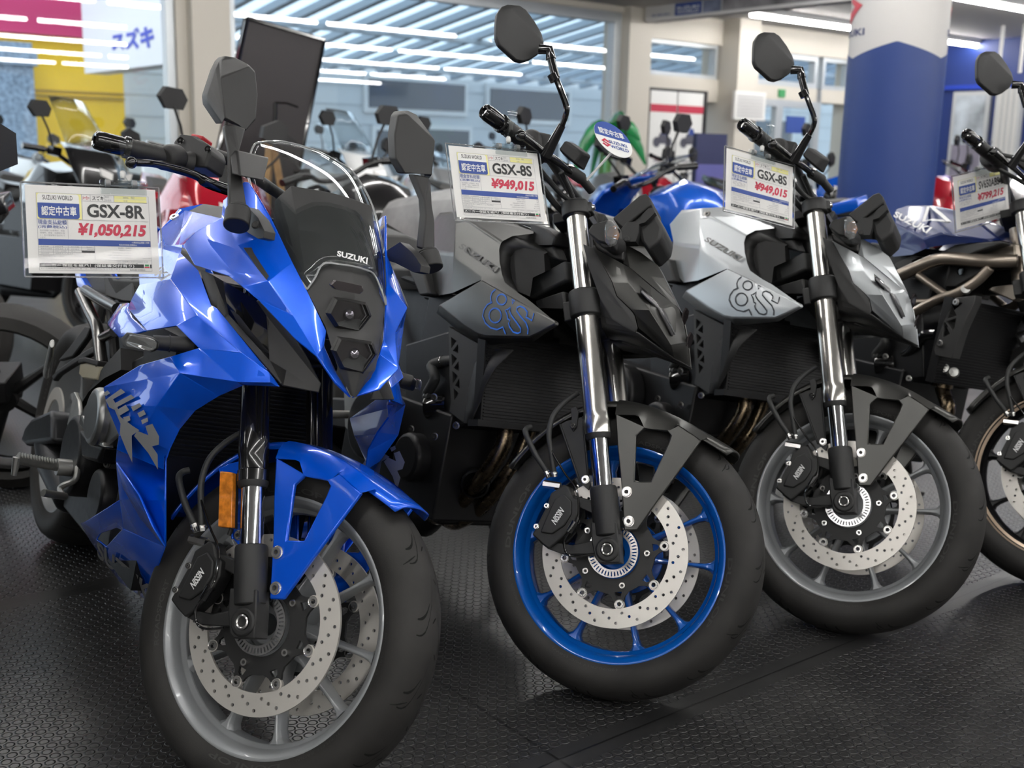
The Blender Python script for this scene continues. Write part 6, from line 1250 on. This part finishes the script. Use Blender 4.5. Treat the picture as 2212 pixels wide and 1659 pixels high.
def price_card(model, price, mu, pu, pose, uc, label):
    c = Card(); K = 'rule_lines'
    for a in ((.078, .088, .94, .088), (.078, .968, .94, .968), (.42, .165, .93, .165), (.42, .385, .93, .385), (.08, .385, .42, .385), (.08, .845, .94, .845), (.08, .79, .5, .79), (.08, .705, .5, .705), (.08, .735, .5, .735), (.08, .762, .5, .762)): c.line(K, *a)
    for a in ((.078, .088, 0, .968), (.94, .088, 0, .968), (.42, .088, 0, .385), (.305, .385, 0, .605), (.485, .088, 0, .165), (.595, .088, 0, .165), (.668, .088, 0, .165), (.5, .68, 0, .845), (.19, .69, 0, .79), (.30, .69, 0, .79), (.40, .69, 0, .762)): c.line(K, a[0], a[1], a[0], a[3])
    c.rect('yellow_print', .081, .091, .415, .382, 1); c.rrect('white_print', .086, .094, .398, .2, 2, .022, (1, 1, 0, 0)); c.rrect('blue_print', .086, .2, .398, .378, 2, .022, (0, 0, 1, 1))
    c.text('shop_name', 'SUZUKI WORLD', .125, .112, .35, .165, 3, .01); c.text('white_lettering', '認定中古車', .113, .235, .375, .345, 3, .02)
    c.text('red_print', 'メーカー', .425, .105, .478, .150, 2, .02); c.text('model_lettering', 'スズキ', .50, .102, .588, .152, 2, .02); c.rect('yellow_print', .67, .092, .925, .125, 1); c.rect('yellow_print', .67, .13, .925, .162, 1)
    c.text('small_print', '型式', .60, .098, .63, .12, 2); c.text('small_print', '製造国', .60, .136, .645, .158, 2); c.text('small_print', '日本', .745, .136, .775, .158, 2); c.text('small_print', '8BL 型', .74, .098, .83, .12, 2)
    c.text('model_lettering', model, mu[0], .195, mu[1], .352, 2, .028); c.text('price_lettering', '¥'+price, pu[0], .42, pu[1], .585, 2, .045, .022)
    c.text('blue_lettering', '現金支払総額', .083, .392, .298, .447, 2, .008); c.text('blue_lettering', '(消費税込)', .083, .455, .298, .495, 2, .008)
    for i, t in enumerate(('右記価格には保険料、税金', '保険料、税金（消費税を除', 'く）及び登録等が含まれて', 'います。')): c.text('small_print', t, .095, .505+.027*i, .28 if i < 3 else .14, .526+.027*i, 2)
    c.rect('blue_print', .081, .612, .938, .682, 1); c.text('white_lettering', '＜現金支払総額＞内訳', .79, .622, .93, .645, 3); c.text('white_lettering', '車両本体価格(消費税込)　¥979,000' if 0 else '車両本体価格(消費税込)', .69, .655, .83, .676, 3)
    for i, (a, b, d, e) in enumerate((('初度登録', '2024', '走行距離', 'km'), ('車検有効期限', '2026.11', '認定番号', '2025'), ('メインフレーム', '修正・交換歴', 'なし', ''), ('保証期限', '2027.11.13', '', ''))):
        v = .69+.026*i
        for u, t in ((.095, a), (.2, b), (.32, d), (.44, e)):
            if t: c.text('small_print', t, u, v, u+.012*len(t)+.012, v+.012 if 0 else v+.013, 2)
    c.rect('dark_print', .40, .738, .5, .760, 1)
    for i, t in enumerate(('重量税・印紙代', '自賠責保険料', '登録諸費用(消費税込)', '点検・車検整備料(消費税込)', '二輪車防犯登録(消費税込)')): c.text('small_print', t, .76-.012*len(t)*.95, .692+.029*i, .785, .710+.029*i, 2); c.text('small_print', ('¥0', '¥0', '¥37,060', '¥30,000', '¥1,155')[i], .905-.008*i if i > 1 else .915, .692+.029*i, .935, .710+.029*i, 2)
    for i, t in enumerate(('※お客様の要望に基づく整備やオプション等の費用は、', '別途申し受けます。')): c.text('small_print', t, .085, .798+.022*i, .42 if i == 0 else .19, .815+.022*i, 2)
    for i, t in enumerate(('※品質評価書が交付されます。詳しくはスタッフまで', '※任意保険・盗難保険も取扱っております。詳しくはスタッフまで')): c.text('small_print', t, .085, .851+.022*i, .47+.05*i, .866+.022*i, 2)
    c.text('small_print', '（社）自動車公正取引協議会 会員', .67, .851, .91, .866, 2); c.text('small_print', '株式会社　スズキ二輪', .67, .873, .83, .888, 2)
    c.rect('dark_print', .081, .893, .938, .946, 1) if 0 else c.rect('dark_print', .081, .888, .938, .932, 1)
    c.text('white_lettering', 'メーカー保証を継承！(保証書交付有り)', .088, .891, .80, .930, 2, .012); c.rect('white_print', .877, .885, .925, .930, 2); c.rect('green_print', .885, .889, .917, .912, 3); c.rect('red_print', .881, .915, .921, .928, 3)
    c.text('small_print', '※この価格表示は改正消費税法に基づき、税込表示になっております。', .09, .938, .70, .953, 2); c.text('shop_name', 'SUZUKI WORLD', .765, .944, .885, .963, 2)
    x, y, z, yw, ti, ro = pose
    root = empty('price_card', M4.Translation((x, y, z)) @ M4.Rotation(radians(yw), 4, 'Z') @ M4.Rotation(radians(ti), 4, 'X') @ M4.Rotation(radians(ro), 4, 'Y'), label, 'price card', 'clear sleeved price cards clipped to handlebars')
    m = MB(); m.box((0, 0, 0), (WD, .0008, HT)); pp = ob('paper_sheet', m, paper, root)
    MM = dict(rule_lines=ink_grey, yellow_print=ink_yel, white_print=ink_white, blue_print=ink_blue, shop_name=ink_black, white_lettering=ink_white, red_print=ink_red, model_lettering=ink_black, small_print=ink_grey, price_lettering=ink_red, blue_lettering=ink_blue, dark_print=ink_black, green_print=ink_green)
    for k, mb in c.p.items(): ob(k, mb.mesh(k, MM[k], 0, fixn=False), None, pp)
    m = MB(); h = .0022
    for yy in (-h, h): m.plate([[V((sx*(WD/2+.006), yy, sz*(HT/2+.005)-.001)) for sx, sz in ((-1, -1), (1, -1), (1, 1), (-1, 1))]], (0, .0005, 0))
    sl = ob('clear_sleeve', m, glassy('sleeve_film', (.98, .98, .98), 1.12), root)
    m = MB(); L = [V((sx*(WD/2+.006), 0, sz*(HT/2+.005)-.001)) for sx, sz in ((-1, 1), (-1, -1), (1, -1), (1, 1), (-1, 1))]
    for a, b in zip(L, L[1:]): m.tube([a, b], .0014, 6)
    ob('sleeve_edge', m, mat('sleeve_edge', (.62, .63, .63), .15, trans=.7), sl)
    # clip
    clipm = glassy('clip_acrylic', (.93, .95, .95), 1.75); cx = (uc-.5)*WD; zt = HT/2
    m = MB()
    for yy in (-.006, .004): m.box((cx, yy, zt-.002), (.076, .002, .020))
    m.box((cx, -.001, zt+.010), (.076, .009, .006)); cl = ob('spring_clip', m, clipm, root, bevel=.001)
    m = MB()
    for dx in (-.025, .019): m.cyl((cx+dx-.004, -.001, zt+.008), (cx+dx+.004, -.001, zt+.008), .0065, n=16)
    ob('clip_hinge', m, mat('hinge_grey', (.25, .25, .25), .3), cl)
    m = MB(); m.plate([[V((cx+x_, -.004, zt+z_)) for x_, z_ in ((-.010, .012), (.010, .012), (.004, .021), (-.004, .021))]], (0, .007, 0)); ob('clip_yoke', m, clipm, cl, bevel=.001)
    m = MB(); m.tube([(cx, 0, zt+.017), (cx+.001, 0, zt+.022), (cx+.001, 0, zt+.028), (cx+.002, 0, zt+.031)], [.0035, .0052, .0052, .0035], 14); ob('ball_joint', m, mat('joint_white', (.78, .78, .76), .35), cl)
    m = MB()
    for yy, ln in ((-.012, .066), (.010, .050)): m.grid([[V((cx+.004+w_*s_, yy*q, zt+z_)) for s_ in (-1, 1)] for z_, w_, q in ((.030, .0065, .35), (.040, .0065, .8), (.048, .0058, 1.0), (.060, .009, 1.5), (ln+.012, .0125, 2.0))])
    ob('grip_jaw', m, clipm, cl, solid=.0026, bevel=.0008)
    return root
CARD = 'white {} price card {} clipped to the {}'
if 'T' in BUILD:
    price_card('GSX-8R', '1,050,215', (.455, .905), (.365, .895), (-.7148, 1.926, .9767, 29.3, -15.1, 2.4), .745, 'white price card reading 1,050,215 yen hung on the glossy blue sport motorcycle')
    price_card('GSX-8S', '949,015', (.455, .905), (.405, .90), (-.037, 2.3184, 1.0575, 33, -21.5, 3.6), .68, 'white price card reading 949,015 yen hung on the matte black motorcycle')
    price_card('GSX-8S', '949,015', (.455, .905), (.405, .90), (.5789, 2.7292, 1.0522, 31.6, -16.8, 11.9), .52, 'white price card reading 949,015 yen hung on the silver grey motorcycle')
    price_card('SV650ABS-2', '799,215', (.455, .915), (.405, .90), (1.3198, 3.2521, 1.0266, 26.5, -2.7, -10.8), .57, 'white price card reading 799,215 yen hung on the navy motorcycle')
    # round pop sign on a white stick
    n = (-.656*CF+.534*CR+.534*CU).normalized(); t = CR-.12*CU+.716*CF; t = (t-n*t.dot(n)).normalized(); u = n.cross(t)
    c = V((.208, 2.507, 1.1535)); mw = M4(((t.x, u.x, n.x, c.x), (t.y, u.y, n.y, c.y), (t.z, u.z, n.z, c.z), (0, 0, 0, 1)))
    r = empty('round_sign', mw, 'small round blue and white sign on a white stick above the matte black motorcycle', 'sign')
    R0 = .051; m = MB(); m.plate([[V((R0*cos(2*pi*i/48), R0*sin(2*pi*i/48), -.001)) for i in range(48)]], (0, 0, .001)); dsc = ob('sign_disc', m, ink_white, r)
    m = MB(); a0 = math.asin(.05); m.poly([V((R0*cos(a0+(pi-2*a0)*i/30), R0*sin(a0+(pi-2*a0)*i/30), .0004)) for i in range(31)]); ob('blue_half', m, ink_blue, dsc)
    m = MB(); quad_text(m, '認定中古車', (-.036, .028, .0008), (.036, .028, .0008), (.036, .009, .0008), (-.036, .009, .0008), .02); ob('white_lettering', m, ink_white, dsc)
    m = MB(); quad_text(m, 'SUZUKI', (-.018, -.006, .0008), (.034, -.006, .0008), (.034, -.016, .0008), (-.018, -.016, .0008), .02); quad_text(m, 'WORLD', (-.018, -.020, .0008), (.034, -.020, .0008), (.034, -.030, .0008), (-.018, -.030, .0008), .02); ob('blue_lettering', m, ink_blue, dsc)
    m = MB(); s_emblem(m, V((-.0285, -.018, .0008)), V((1, 0, 0)), V((0, 1, 0)), .0125); ob('red_emblem', m, ink_red, dsc)
    m = MB(); i3 = mw.to_3x3().inverted(); p0 = V((.147, 2.488, 1.0606)); m.cyl(i3 @ (p0-c), V((-.012, -.035, -.002)), .0028, n=10); ob('sign_stick', m, ink_white, r)
